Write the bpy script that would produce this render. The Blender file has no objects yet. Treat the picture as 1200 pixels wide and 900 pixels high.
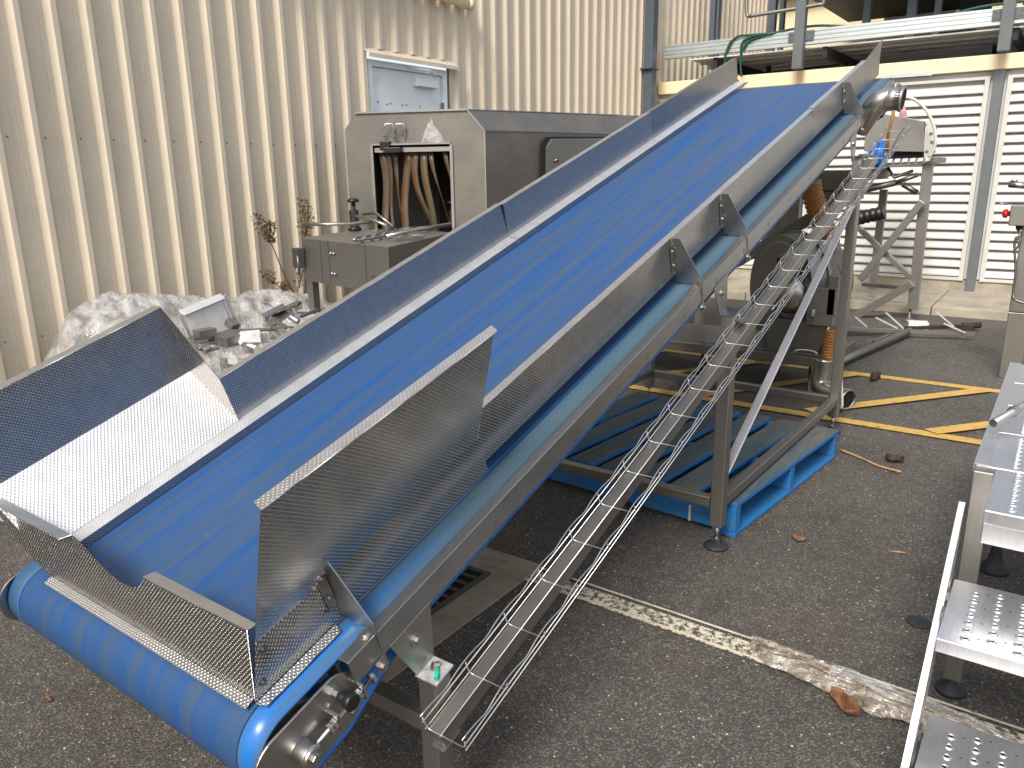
import bpy, bmesh, math, random
from math import sin, cos, tan, radians, pi, atan, sqrt
from mathutils import Vector as V, noise
random.seed(7)
SC = bpy.context.scene
COL = SC.collection

# ------------------------------------------------------------------ camera maths
FOC, CX, CY = 910.0, 600.0, 450.0
ROLL = atan(.0135); PITCH = atan((450 - 205.5) * cos(ROLL) / FOC); AZ = radians(35.4)
EYE = V((0, 0, 1.40))
F0 = V((-sin(AZ), cos(AZ), 0)); R0 = V((cos(AZ), sin(AZ), 0)); UP = V((0, 0, 1))
FWD = F0 * cos(PITCH) - UP * sin(PITCH); UPC = UP * cos(PITCH) + F0 * sin(PITCH)
RGT = R0 * cos(ROLL) - UPC * sin(ROLL); UPV = UPC * cos(ROLL) + R0 * sin(ROLL)
def ray(x, y): return FWD + RGT * ((x - CX) / FOC) + UPV * ((CY - y) / FOC)
def gz(x, y, z=0.0):
    v = ray(x, y); return EYE + v * ((z - EYE.z) / v.z)
def gy(x, y, Y):
    v = ray(x, y); return EYE + v * (Y / v.y)
def gx(x, y, X):
    v = ray(x, y); return EYE + v * (X / v.x)

# ------------------------------------------------------------------ conveyor frame
HD = radians(.8); TH = radians(17.909)
DV = V((sin(HD), cos(HD), 0)); UV_ = V((cos(HD), -sin(HD), 0))
P0 = V((-.98, 2.6, 0)); OO = P0 + V((0, 0, 1.071))
TV = DV * cos(TH) + UP * sin(TH); NV = -DV * sin(TH) + UP * cos(TH)
def W(u, t, n): return OO + UV_ * u + TV * t + NV * n
def S(u, s, z): return P0 + UV_ * u + DV * s + UP * z

# ------------------------------------------------------------------ materials
class NT:
    def __init__(s, name):
        s.m = bpy.data.materials.new(name); s.m.use_nodes = True
        s.n = s.m.node_tree.nodes; s.l = s.m.node_tree.links
        s.b = s.n['Principled BSDF']
    def node(s, t, **k):
        x = s.n.new(t)
        for a, b in k.items(): setattr(x, a, b)
        return x
    def coord(s, kind='Object', scale=(1, 1, 1), rot=(0, 0, 0)):
        c = s.node('ShaderNodeTexCoord'); m = s.node('ShaderNodeMapping')
        m.inputs['Scale'].default_value = scale; m.inputs['Rotation'].default_value = rot
        s.l.new(c.outputs[kind], m.inputs['Vector']); return m.outputs[0]
    def noise(s, vec, scale, detail=4, rough=.6):
        x = s.node('ShaderNodeTexNoise'); x.inputs['Scale'].default_value = scale
        x.inputs['Detail'].default_value = detail; x.inputs['Roughness'].default_value = rough
        s.l.new(vec, x.inputs['Vector']); return x.outputs['Fac']
    def ramp(s, fac, stops):
        x = s.node('ShaderNodeValToRGB'); e = x.color_ramp.elements
        while len(e) < len(stops): e.new(.5)
        for i, (p, c) in enumerate(stops):
            e[i].position = p
            e[i].color = (c, c, c, 1) if not hasattr(c, '__len__') else (*c, 1)
        s.l.new(fac, x.inputs[0]); return x.outputs[0]
    def mix(s, fac, a, b, mode='MIX'):
        x = s.node('ShaderNodeMix', data_type='RGBA', blend_type=mode)
        for si, v in ((0, fac), (6, a), (7, b)):
            sock = x.inputs[si]
            if hasattr(v, 'links'): s.l.new(v, sock)
            elif hasattr(v, '__len__'): sock.default_value = (*v, 1)
            else: sock.default_value = v if si == 0 else (v, v, v, 1)
        return x.outputs[2]
    def math(s, op, a, b=0.0):
        x = s.node('ShaderNodeMath', operation=op)
        for i, v in enumerate((a, b)):
            if hasattr(v, 'links'): s.l.new(v, x.inputs[i])
            else: x.inputs[i].default_value = v
        return x.outputs[0]
    def set(s, **k):
        names = dict(color='Base Color', rough='Roughness', metal='Metallic', spec='Specular IOR Level',
                     alpha='Alpha', trans='Transmission Weight', coat='Coat Weight')
        for a, v in k.items():
            i = s.b.inputs[names[a]]
            if hasattr(v, 'links'): s.l.new(v, i)
            elif hasattr(v, '__len__'): i.default_value = (*v, 1)
            else: i.default_value = v
    def bump(s, h, strength=.3, dist=.001, prev=None):
        x = s.node('ShaderNodeBump'); x.inputs['Strength'].default_value = strength
        x.inputs['Distance'].default_value = dist
        s.l.new(h, x.inputs['Height'])
        if prev: s.l.new(prev, x.inputs['Normal'])
        s.l.new(x.outputs[0], s.b.inputs['Normal']); return x.outputs[0]

M = {}
def paint(key, col, rough=.55, metal=0.0, var=.12, scale=6, grime=None, stretch=(1, 1, 1), bump=0.0, spec=.4):
    t = NT(key); v = t.coord('Object', stretch)
    f = t.noise(v, scale, 6)
    c = t.mix(1.0, col, t.ramp(f, [(.3, 1 - var), (.7, 1.0)]), 'MULTIPLY')
    if grime:
        g = t.noise(t.coord('Object', (1, 1, 1)), grime[1], 8, .7)
        c = t.mix(t.ramp(g, [(.5, 0.0), (.72, grime[2])]), c, grime[0])
    t.set(color=c, rough=t.math('ADD', t.math('MULTIPLY', f, .2), rough - .1), metal=metal, spec=spec)
    if bump: t.bump(t.noise(v, scale * 12, 4), bump, .002)
    M[key] = t.m; return t.m

def steel(key, col=(.56, .55, .53), rough=.28, brush=(2, 2, 60), stain=.25, dimple=None, dstr=.8):
    t = NT(key); o = t.coord('Object', brush)
    f = t.noise(o, 8, 5, .65)
    g = t.noise(t.coord('Object'), 3.5, 7, .65)
    c = t.mix(1.0, col, t.ramp(f, [(.25, .82), (.75, 1.0)]), 'MULTIPLY')
    c = t.mix(t.ramp(g, [(.45, 0.0), (.75, stain)]), c, (.30, .27, .22))
    t.set(color=c, metal=1.0)
    r = t.math('ADD', t.math('MULTIPLY', f, .14), rough - .07)
    r = t.math('ADD', r, t.math('MULTIPLY', g, .12)); t.set(rough=r)
    b = t.bump(f, .12, .0006)
    if dimple:
        uv = t.coord('UV', (2 * pi / dimple, 2 * pi / dimple, 1))
        s = t.node('ShaderNodeSeparateXYZ'); t.l.new(uv, s.inputs[0])
        a = t.math('SINE', s.outputs[0]); q = t.math('SINE', s.outputs[1])
        h = t.math('MULTIPLY', a, q)
        h = t.ramp(h, [(.12, 0.0), (.85, 1.0)])
        t.bump(h, 1.0, dstr, b)
    M[key] = t.m; return t.m

steel('stainless', (.46, .45, .43), .26); steel('stainless_post', (.34, .33, .31), .40, (40, 40, 1.2), .3)
steel('stainless_dull', (.29, .285, .27), .48, (2, 2, 30), .3)
steel('stainless_dark', (.20, .20, .19), .42, (2, 2, 20), .35)
steel('stainless_clean', (.40, .40, .40), .30, (30, 2, 2), .08)
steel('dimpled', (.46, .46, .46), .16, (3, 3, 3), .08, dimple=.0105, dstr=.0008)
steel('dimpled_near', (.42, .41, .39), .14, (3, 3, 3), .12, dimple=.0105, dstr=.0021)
steel('dimpled_skylit', (.66, .66, .67), .30, (3, 3, 3), .08, dimple=.0105, dstr=.0011)  # paler copy of dimpled: sky brightness put into the colour of upward faces
steel('ledge_skylit', (.70, .705, .72), .46, (3, 3, 3), .06, dimple=.0105, dstr=.0011)  # sky glare on ledges and hopper slope put into a whiter base colour
steel('bright_bar', (.88, .88, .90), .46, (2, 2, 30), .05)  # reflected sky on brace and head-end ledge put into the near-white colour
steel('galvanised', (.62, .68, .70), .42, (1, 8, 8), .12)
steel('aluminium', (.78, .79, .82), .34, (30, 3, 3), .1)
steel('wire', (.66, .66, .66), .28, (5, 5, 5), .05)

# belt: UV.x = lateral u (metres), UV.y = running length (metres)
t = NT('belt'); uv = t.coord('UV'); sx = t.node('ShaderNodeSeparateXYZ'); t.l.new(uv, sx.inputs[0])
scf = t.noise(t.coord('UV', (3, 3, 1)), 9, 8, .8)
edge = t.math('GREATER_THAN', t.math('ABSOLUTE', t.math('ADD', sx.outputs[0], .531)), .440)
st = t.noise(t.coord('UV', (16, .45, 1)), 1.6, 5, .55)
st2 = t.noise(t.coord('UV', (5, 1.2, 1)), 2.2, 6, .6)
fine = t.noise(t.coord('UV', (400, 60, 1)), 1, 2)
base = t.mix(t.ramp(st, [(.38, 0.0), (.64, .80)]), (.005, .060, .235), (.055, .075, .100))
base = t.mix(t.ramp(st2, [(.35, 0.1), (.7, .6)]), base, (.026, .075, .150))
edg = t.mix(t.ramp(st, [(.40, 0.0), (.62, .75)]), (.018, .13, .40), (.070, .115, .14))
far_ = t.math('MULTIPLY', t.ramp(t.math('MULTIPLY', sx.outputs[1], .5), [(.10, 0.0), (.32, .80)]), t.math('LESS_THAN', sx.outputs[1], 4.9))
edg = t.mix(far_, edg, t.mix(st2, (.030, .075, .085), (.075, .095, .085)))
c = t.mix(edge, base, edg)
c = t.mix(t.ramp(scf, [(.60, 0.0), (.72, .45)]), c, (.16, .19, .21))
line = t.math('LESS_THAN', t.math('ABSOLUTE', t.math('SUBTRACT', t.math('ABSOLUTE', t.math('ADD', sx.outputs[0], .531)), .440)), .0022)
c = t.mix(line, c, (.01, .03, .07))
t.set(color=c, rough=t.mix(edge, t.math('ADD', t.math('MULTIPLY', fine, .2), .34), .24), spec=.28)
wv = t.node('ShaderNodeTexWave'); wv.bands_direction = 'Y'; wv.inputs['Scale'].default_value = 55; wv.inputs['Distortion'].default_value = .2
t.l.new(uv, wv.inputs['Vector'])
wx = t.node('ShaderNodeTexWave'); wx.bands_direction = 'X'; wx.inputs['Scale'].default_value = 60; t.l.new(uv, wx.inputs['Vector'])
hh = t.math('MULTIPLY', t.math('MULTIPLY', wv.outputs['Fac'], wx.outputs['Fac']), t.math('SUBTRACT', 1.0, edge))
t.bump(hh, .55, .0012); M['belt'] = t.m

# wall cladding (Object coords, stain in soft vertical streaks)
paint('cladding', (.66, .575, .445), .5, 0, .10, 1.2, ((.40, .35, .28), 1.3, .35), (1, 3, .35))
steel('washer_steel', (.21, .20, .185), .50, (1.5, 1.5, 8), .5)
paint('fascia', (.80, .66, .44), .5, 0, .06, 1.5, ((.5, .42, .3), 2, .2))
paint('door_paint', (.80, .86, .88), .42, 0, .08, 2.5, ((.40, .42, .40), 5, .35))
paint('louvre', (.52, .52, .50), .4, 0, .10, 3, ((.45, .43, .38), 1.7, .35))
paint('grey_paint', (.125, .14, .15), .45, 0, .15, 4)
paint('bluegrey_paint', (.085, .105, .13), .4, 0, .2, 3)
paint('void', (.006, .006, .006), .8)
paint('black_plastic', (.012, .012, .013), .4)
paint('rubber', (.022, .026, .030), .6)
paint('red_plastic', (.65, .02, .03), .3)
paint('blue_plastic', (.01, .13, .50), .35)
paint('teal_plastic', (.0, .42, .30), .35)
paint('orange_hose', (.34, .15, .035), .5, 0, .3, 20)
paint('green_hose', (.008, .07, .045), .45)
paint('white_plastic', (.60, .58, .50), .45, 0, .3, 30)
paint('concrete', (.40, .36, .29), .85, 0, .30, 5, ((.14, .12, .10), 3, .55), (1, 1, 1), .25, .2)
paint('concrete_dirty', (.34, .29, .23), .9, 0, .35, 9, ((.07, .06, .05), 5, .7), (1, 1, 1), .5, .2)
paint('roof_dark', (.02, .021, .023), .6)
paint('steel_roofing', (.75, .77, .78), .5, .0, .2, 3)
paint('leaf_brown', (.19, .085, .042), .6, 0, .5, 45, ((.07, .035, .02), 25, .8), (1, 1, 1), .5)
paint('leaf_dark', (.045, .025, .02), .7, 0, .4, 30)
paint('weed', (.16, .10, .05), .8, 0, .4, 12)
paint('stick', (.45, .26, .12), .7, 0, .4, 12)
paint('pink_tag', (.75, .40, .38), .6)
paint('cast_iron', (.055, .060, .056), .6, .3, .3, 12)
paint('scrap_white', (.80, .80, .77), .5, 0, .25, 14, ((.25, .22, .18), 9, .4))
paint('tag_paper', (.62, .62, .60), .35, .5, .5, 60)

t = NT('strip_curtain'); o = t.coord('Object', (1, 1, .6)); g = t.noise(o, 9, 6)
t.set(color=t.mix(t.ramp(g, [(.35, 0.0), (.65, 1.0)]), (.10, .088, .065), (.095, .045, .012)), rough=.3, spec=.6)
M['strip_curtain'] = t.m

t = NT('asphalt'); o = t.coord('Object')
def vor(sc):
    x = t.node('ShaderNodeTexVoronoi'); x.inputs['Scale'].default_value = sc; t.l.new(o, x.inputs['Vector'])
    q = t.node('ShaderNodeSeparateColor'); t.l.new(x.outputs['Color'], q.inputs[0]); return x.outputs['Distance'], q.outputs
d1, c1_ = vor(230); d2, c2_ = vor(120); d3, c3_ = vor(62)
n1 = t.noise(o, 240, 3, .8); n2 = t.noise(o, 1.1, 6, .65); n3 = t.noise(o, 14, 5, .6)
c = t.mix(t.ramp(n1, [(.32, 0.0), (.68, 1.0)]), (.026, .0245, .0225), (.118, .112, .104))
c = t.mix(t.ramp(c1_[0], [(.62, 0.0), (.97, .75)]), c, (.25, .23, .20))
c = t.mix(t.ramp(c1_[1], [(.80, 0.0), (1.0, .45)]), c, (.12, .075, .05))
e1 = t.math('MULTIPLY', t.math('GREATER_THAN', c2_[0], .93), t.math('LESS_THAN', d2, t.math('ADD', .12, t.math('MULTIPLY', c2_[1], .30))))
e2 = t.math('MULTIPLY', t.math('GREATER_THAN', c3_[0], .975), t.math('LESS_THAN', d3, t.math('ADD', .08, t.math('MULTIPLY', c3_[1], .20))))
c = t.mix(t.math('MAXIMUM', e1, e2), c, t.mix(c2_[2], (.30, .27, .22), (.62, .58, .50)))
n8 = t.noise(t.coord('Object', (1, 1, 1), (0, 0, .7)), 2.3, 7, .7); n10 = t.noise(t.coord('Object', (1.3, .8, 1), (0, 0, 2.1)), 3.1, 3, .5)
c = t.mix(t.ramp(n8, [(.52, 0.0), (.72, .28)]), c, (.125, .088, .062))
c = t.mix(t.ramp(n10, [(.64, 0.0), (.73, .30)]), c, (.022, .021, .020))
c = t.mix(1.0, c, t.ramp(n2, [(.30, .76), (.72, 1.16)]), 'MULTIPLY')
c = t.mix(1.0, c, t.ramp(n3, [(.35, .86), (.65, 1.06)]), 'MULTIPLY')
t.set(color=c, rough=.85, spec=.3); t.bump(t.math('ADD', n1, d1), .8, .004)
M['asphalt'] = t.m

def worn(key, col, lo, hi, scale):
    t = NT(key); o = t.coord('Object'); n = t.noise(o, scale, 8, .75); f = t.noise(o, 150, 4, .8)
    k = t.ramp(t.math('ADD', t.math('MULTIPLY', n, .7), t.math('MULTIPLY', f, .3)), [(lo, 0.0), (hi, 1.0)])
    t.set(color=t.mix(k, (.055, .050, .045), t.mix(1.0, col, t.ramp(f, [(.3, .75), (.7, 1.0)]), 'MULTIPLY')), rough=.75)
    t.bump(f, .4, .002); M[key] = t.m
worn('yellow_line', (.56, .35, .085), .36, .47, 22)
worn('white_line', (.64, .59, .46), .47, .52, 55)
worn('white_line_edge', (.64, .59, .46), .38, .46, 24)

t = NT('pallet_blue'); o = t.coord('Object', (1, 1, 1)); n = t.noise(o, 22, 8, .75)
t.set(color=t.mix(t.ramp(n, [(.50, 0.0), (.66, .8)]), (.008, .135, .38), (.10, .12, .12)), rough=.7); t.bump(n, .4, .002)
M['pallet_blue'] = t.m
t = NT('pallet_deck'); o = t.coord('Object', (14, 1.2, 8)); n = t.noise(o, 3.5, 8, .7); n2 = t.noise(t.coord('Object'), 5, 8, .7)
c = t.mix(t.ramp(n, [(.3, 0.0), (.7, 1.0)]), (.050, .052, .045), (.155, .135, .10))
c = t.mix(t.ramp(n2, [(.38, 0.15), (.62, .75)]), c, (.018, .075, .115))
t.set(color=c, rough=.85); t.bump(n, .6, .004); M['pallet_deck'] = t.m

t = NT('plastic_film'); o = t.coord('Object', (1, 1.6, 1)); n = t.noise(o, 11, 4, .55); n9 = t.noise(o, 45, 3, .6)
t.set(color=(.60, .61, .62), rough=.09, spec=1.0, alpha=t.ramp(n, [(.38, .08), (.60, .42)]), coat=.8); t.bump(n9, .6, .006, t.bump(n, .9, .03))
M['plastic_film'] = t.m
t = NT('plastic_film_dusty'); n = t.noise(t.coord('Object', (1.5, 16, 1)), 6, 3, .5); n5 = t.noise(t.coord('Object', (5, 9, 1)), 8, 3, .5)
t.set(color=t.mix(t.ramp(n, [(.38, 0.0), (.62, 1.0)]), (.42, .385, .33), (.20, .155, .11)), rough=.16, spec=.8, coat=.35, alpha=t.ramp(n5, [(.36, .22), (.60, .72)]))
t.bump(n5, .8, .010, t.bump(n, .9, .010))
M['plastic_film_dusty'] = t.m

t = NT('cladding'); f = t.noise(t.coord('Object', (1, 3, .35)), 1.2, 6); g = t.noise(t.coord('Object'), 1.3, 8, .7); sp_ = t.noise(t.coord('Object', (1, 9, .5)), 2.6, 6, .65)
ps = t.node('ShaderNodeNewGeometry'); sz = t.node('ShaderNodeSeparateXYZ'); t.l.new(ps.outputs['Position'], sz.inputs[0])
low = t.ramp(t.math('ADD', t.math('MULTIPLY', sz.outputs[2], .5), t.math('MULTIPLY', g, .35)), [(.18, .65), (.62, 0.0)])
c = t.mix(1.0, (.66, .575, .445), t.ramp(f, [(.3, .90), (.7, 1.0)]), 'MULTIPLY')
c = t.mix(t.ramp(g, [(.5, 0.0), (.72, .30)]), c, (.40, .35, .28)); c = t.mix(t.ramp(sp_, [(.55, 0.0), (.78, .30)]), c, (.38, .33, .27))
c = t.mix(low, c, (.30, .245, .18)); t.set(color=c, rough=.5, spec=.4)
t.bump(t.noise(t.coord('Object', (1, 1, .6)), 3.0, 3), .25, .02); M['cladding'] = t.m

# ------------------------------------------------------------------ mesh builder
class MB:
    def __init__(s): s.v = []; s.f = []; s.uv = []; s.mi = []; s.sm = []; s.cur = 0; s.smooth = False; s.cuts = []
    def cut(s): s.cuts.append((len(s.v), len(s.f))); return s
    def build_each(s, name, mat, parent, bevel=0.0):
        c = [(0, 0)] + s.cuts + [(len(s.v), len(s.f))]; out = []
        for (v0, f0), (v1, f1) in zip(c[:-1], c[1:]):
            if f1 <= f0: continue
            m = MB(); m.v = s.v[v0:v1]; m.f = [[k - v0 for k in f] for f in s.f[f0:f1]]; m.uv = s.uv[f0:f1]; m.mi = s.mi[f0:f1]; m.sm = s.sm[f0:f1]
            out.append(m.build(name, mat, parent, bevel))
        return out
    def face(s, idx, uvs=None):
        s.f.append(idx); s.uv.append(uvs); s.mi.append(s.cur); s.sm.append(s.smooth)
    def add(s, pts):
        b = len(s.v); s.v += [V(p) for p in pts]; return b
    def box(s, c, a, b, d):
        """centre c, half-extent vectors a, b, d"""
        c, a, b, d = V(c), V(a), V(b), V(d)
        i = s.add([c + a * x + b * y + d * z for x in (-1, 1) for y in (-1, 1) for z in (-1, 1)])
        for q in ((0, 1, 3, 2), (4, 6, 7, 5), (0, 4, 5, 1), (2, 3, 7, 6), (0, 2, 6, 4), (1, 5, 7, 3)):
            s.face([i + k for k in q])
        return s
    def bx(s, lo, hi):
        c = [(a + b) / 2 for a, b in zip(lo, hi)]; h = [(b - a) / 2 for a, b in zip(lo, hi)]
        return s.box(c, (h[0], 0, 0), (0, h[1], 0), (0, 0, h[2]))
    def bar(s, p, q, w, h, up=UP):
        p, q = V(p), V(q); d = q - p; x = d.cross(V(up)).normalized(); y = x.cross(d).normalized()
        return s.box((p + q) / 2, d / 2, x * w / 2, y * h / 2)
    def prism(s, pts, ext):
        """closed polygon (3D points) extruded by ext"""
        n = len(pts); pts = [V(p) for p in pts]; e = V(ext)
        i = s.add(pts + [p + e for p in pts])
        s.face([i + k for k in range(n)][::-1]); s.face([i + n + k for k in range(n)])
        for k in range(n): s.face([i + k, i + (k + 1) % n, i + n + (k + 1) % n, i + n + k])
        return s
    def tube(s, pts, r, seg=8, cap=True, smooth=True):
        pts = [V(p) for p in pts]; rs = r if hasattr(r, '__len__') else [r] * len(pts)
        sm = s.smooth; s.smooth = smooth
        d0 = (pts[1] - pts[0]).normalized()
        a = d0.orthogonal().normalized(); rings = []
        for k, p in enumerate(pts):
            d = (pts[min(k + 1, len(pts) - 1)] - pts[max(k - 1, 0)]).normalized()
            a = (a - d * a.dot(d)).normalized(); b = d.cross(a)
            rings.append(s.add([p + (a * cos(2 * pi * j / seg) + b * sin(2 * pi * j / seg)) * rs[k] for j in range(seg)]))
        for k in range(len(pts) - 1):
            for j in range(seg):
                s.face([rings[k] + j, rings[k] + (j + 1) % seg, rings[k + 1] + (j + 1) % seg, rings[k + 1] + j])
        s.smooth = False
        if cap:
            s.face([rings[0] + j for j in range(seg)][::-1]); s.face([rings[-1] + j for j in range(seg)])
        s.smooth = sm; return s
    def lathe(s, c, axis, prof, seg=24, smooth=True, cap=True):
        """prof: list of (distance along axis, radius)"""
        c = V(c); ax = V(axis).normalized()
        a = ax.orthogonal().normalized(); b = ax.cross(a); rings = []
        for h, r in prof:
            rings.append(s.add([c + ax * h + (a * cos(2 * pi * j / seg) + b * sin(2 * pi * j / seg)) * r for j in range(seg)]))
        sm = s.smooth; s.smooth = smooth
        for k in range(len(prof) - 1):
            for j in range(seg):
                s.face([rings[k] + j, rings[k] + (j + 1) % seg, rings[k + 1] + (j + 1) % seg, rings[k + 1] + j])
        s.smooth = False
        if cap:
            s.face([rings[0] + j for j in range(seg)][::-1]); s.face([rings[-1] + j for j in range(seg)])
        s.smooth = sm; return s
    def sheet(s, rows, th, uvf=None, smooth=False):
        """grid of points rows[i][j] given thickness th along its normal (shell)"""
        R, Cn = len(rows), len(rows[0]); P = [[V(p) for p in r] for r in rows]
        nr = []
        for i in range(R):
            q = []
            for j in range(Cn):
                a = P[min(i + 1, R - 1)][j] - P[max(i - 1, 0)][j]; b = P[i][min(j + 1, Cn - 1)] - P[i][max(j - 1, 0)]
                q.append(a.cross(b).normalized())
            nr.append(q)
        top = s.add([P[i][j] for i in range(R) for j in range(Cn)])
        bot = s.add([P[i][j] - nr[i][j] * th for i in range(R) for j in range(Cn)])
        sm = s.smooth; s.smooth = smooth
        def u(*ks): return [uvf(s.v[k]) for k in ks] if uvf else None
        for i in range(R - 1):
            for j in range(Cn - 1):
                k = [i * Cn + j, (i + 1) * Cn + j, (i + 1) * Cn + j + 1, i * Cn + j + 1]
                q = [top + x for x in k]; s.face(q, u(*q)); q = [bot + x for x in k[::-1]]; s.face(q, u(*q))
        s.smooth = False
        rim = [(0, j) for j in range(Cn)] + [(i, Cn - 1) for i in range(1, R)] + [(R - 1, j) for j in range(Cn - 2, -1, -1)] + [(i, 0) for i in range(R - 2, 0, -1)]
        for k in range(len(rim)):
            a, b = rim[k], rim[(k + 1) % len(rim)]; x, y = a[0] * Cn + a[1], b[0] * Cn + b[1]
            s.face([top + x, top + y, bot + y, bot + x])
        s.smooth = sm; return s
    def poly(s, pts, th, uvf=None, nrm=None):
        """planar polygon plate of thickness th"""
        pts = [V(p) for p in pts]
        n = V(nrm).normalized() if nrm else (pts[1] - pts[0]).cross(pts[2] - pts[1]).normalized()
        N = len(pts); i = s.add(pts + [p - n * th for p in pts])
        def u(q): return [uvf(s.v[k]) for k in q] if uvf else None
        q = [i + k for k in range(N)]; s.face(q, u(q)); q = [i + N + k for k in range(N)][::-1]; s.face(q, u(q))
        for k in range(N): s.face([i + k, i + N + k, i + N + (k + 1) % N, i + (k + 1) % N])
        return s
    def build(s, name, mat, parent=None, bevel=0.0, recalc=True):
        me = bpy.data.meshes.new(name)
        off = V(parent.matrix_world.translation) if parent else V((0, 0, 0))
        if parent:
            off = V((0, 0, 0)); p = parent
            while p: off += V(p.location); p = p.parent
        me.from_pydata([tuple(v - off) for v in s.v], [], s.f)
        mats = mat if isinstance(mat, (list, tuple)) else [mat]
        for m in mats: me.materials.append(M[m])
        lay = me.uv_layers.new(name='UVMap')
        for p, q, mi, sm in zip(me.polygons, s.uv, s.mi, s.sm):
            p.material_index = mi; p.use_smooth = sm
            if q:
                for li, w in zip(p.loop_indices, q): lay.data[li].uv = w
        if recalc:
            b = bmesh.new(); b.from_mesh(me); bmesh.ops.recalc_face_normals(b, faces=b.faces); b.to_mesh(me); b.free()
        me.update()
        o = bpy.data.objects.new(name, me); COL.objects.link(o)
        if parent: o.parent = parent
        if bevel:
            md = o.modifiers.new('Bevel', 'BEVEL'); md.width = bevel; md.segments = 2; md.limit_method = 'ANGLE'; md.angle_limit = radians(40)
            md.harden_normals = False
        return o

def thing(name, loc, label, cat, group=None):
    o = bpy.data.objects.new(name, None); COL.objects.link(o); o.location = V(loc); o.empty_display_size = .1
    o['label'] = label; o['category'] = cat
    if group: o['group'] = group
    return o
def tag(o, label, cat, group=None):
    o['label'] = label; o['category'] = cat
    if group: o['group'] = group
    return o
def lab(o, label): o['label'] = label; return o
def struct(o): o['kind'] = 'structure'; return o
def hexbolt(mb, c, ax, r=.008, h=.006):
    mb.lathe(c, ax, [(0, r), (h, r)], 6, False); mb.lathe(c, ax, [(0, r * 1.5), (.0015, r * 1.5)], 12, False)
    return mb
def spline(pts, n=8):
    pts = [V(p) for p in pts]; out = []
    for k in range(len(pts) - 1):
        a, b, c, d = pts[max(k - 1, 0)], pts[k], pts[k + 1], pts[min(k + 2, len(pts) - 1)]
        for j in range(n):
            x = j / n
            out.append(.5 * ((2 * b) + (c - a) * x + (2 * a - 5 * b + 4 * c - d) * x * x + (3 * b - a - 3 * c + d) * x ** 3))
    out.append(pts[-1]); return out

# ================================================================== SETTING
def flat(name, poly, z, mat, th=None):
    mb = MB(); mb.add([(x, y, z) for x, y in poly]); mb.face(list(range(len(poly))))
    o = mb.build(name, mat); return struct(o)
flat('ground', [(-300, -300), (300, -300), (300, 300), (-300, 300)], 0, 'asphalt')
# concrete footpath with a kerb along the louvred wall, joints cut as real gaps
mb = MB()
jx = [-4.6, -2.9, -1.02, .86, 2.7, 5.0, 9.0]
for a, b in zip(jx[:-1], jx[1:]):
    mb.bx((a + .004, 8.66, -.05), (b - .004, 10.3, .088))
struct(mb.build('footpath', 'concrete', bevel=.008))
flat('footpath_joint_filler', [(-4.6, 8.67), (9, 8.67), (9, 10.3), (-4.6, 10.3)], .05, 'rubber')

def strip(a, b, w):
    a, b = V((a[0], a[1], 0)), V((b[0], b[1], 0)); d = (b - a).normalized(); s = V((-d.y, d.x, 0)) * w / 2
    return [tuple((a - s)[:2]), tuple((b - s)[:2]), tuple((b + s)[:2]), tuple((a + s)[:2])]
WY = .092
flat('yellow_line', strip((-4.4, 5.80), (3.2, 5.78), WY), .004, 'yellow_line')
flat('yellow_line', strip((-4.4, 4.63), (3.2, 4.55), WY), .008, 'yellow_line')
k = 0
for a, b in (((-3.16, 4.70), (-2.55, 5.75)), ((-2.46, 4.68), (-1.80, 5.75)), ((-1.80, 4.66), (-1.10, 5.75)), ((-1.13, 4.66), (-.30, 5.75)), ((-.47, 4.62), (.42, 5.74)), ((.2, 4.60), (1.1, 5.74)), ((.9, 4.6), (1.8, 5.74))):
    k += 1; flat('yellow_line', strip(a, b, WY), .012 + .0005 * k, 'yellow_line')
flat('white_line', strip((-1.98, 2.105), (2.2, 2.045), .084), .004, 'white_line')
for yy in (2.056, 2.150):
    flat('white_line_edge', strip((-1.42, yy + .01), (2.2, yy - .045), .010), .0055, 'white_line_edge')

# drain surround and grate
mb = MB()
sx0, sx1, sy0, sy1 = -1.98, -1.42, 1.18, 2.18      # outer
gx0, gx1, gy0, gy1 = -1.93, -1.54, 1.33, 2.02      # opening
zt = .006
for lo, hi in (((sx0, sy0), (sx1, gy0)), ((sx0, gy1), (sx1, sy1)), ((sx0, gy0), (gx0, gy1)), ((gx1, gy0), (sx1, gy1))):
    mb.bx((lo[0], lo[1], -.02), (hi[0], hi[1], zt))
struct(mb.build('drain_surround', 'concrete_dirty'))
gr = thing('drain_grate', (-1.735, 1.67, 0), 'cast iron drain grate in a concrete surround beside the white line', 'drain grate')
mb = MB(); mb.bx((gx0, gy0, .001), (gx1, gy1, .003)); mb.build('pit_floor', 'void', gr)
mb = MB()
for lo, hi in (((gx0, gy0), (gx1, gy0 + .02)), ((gx0, gy1 - .02), (gx1, gy1)), ((gx0, gy0 + .0201), (gx0 + .02, gy1 - .0201)), ((gx1 - .02, gy0 + .0201), (gx1, gy1 - .0201))):
    mb.bx((lo[0], lo[1], .0031), (hi[0], hi[1], .012))
mb.build('grate_frame', 'cast_iron', gr, bevel=.001)
mb = MB(); y = gy0 + .05
while y < gy1 - .03:
    mb.bx((gx0 + .0201, y, .0032), (gx1 - .0201, y + .014, .0135)); y += .052
for x in (-1.83, -1.735, -1.64): mb.bx((x, gy0 + .0202, .0033), (x + .010, gy1 - .0202, .0145))
mb.build('grate_bars', 'cast_iron', gr, bevel=.001)

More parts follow.
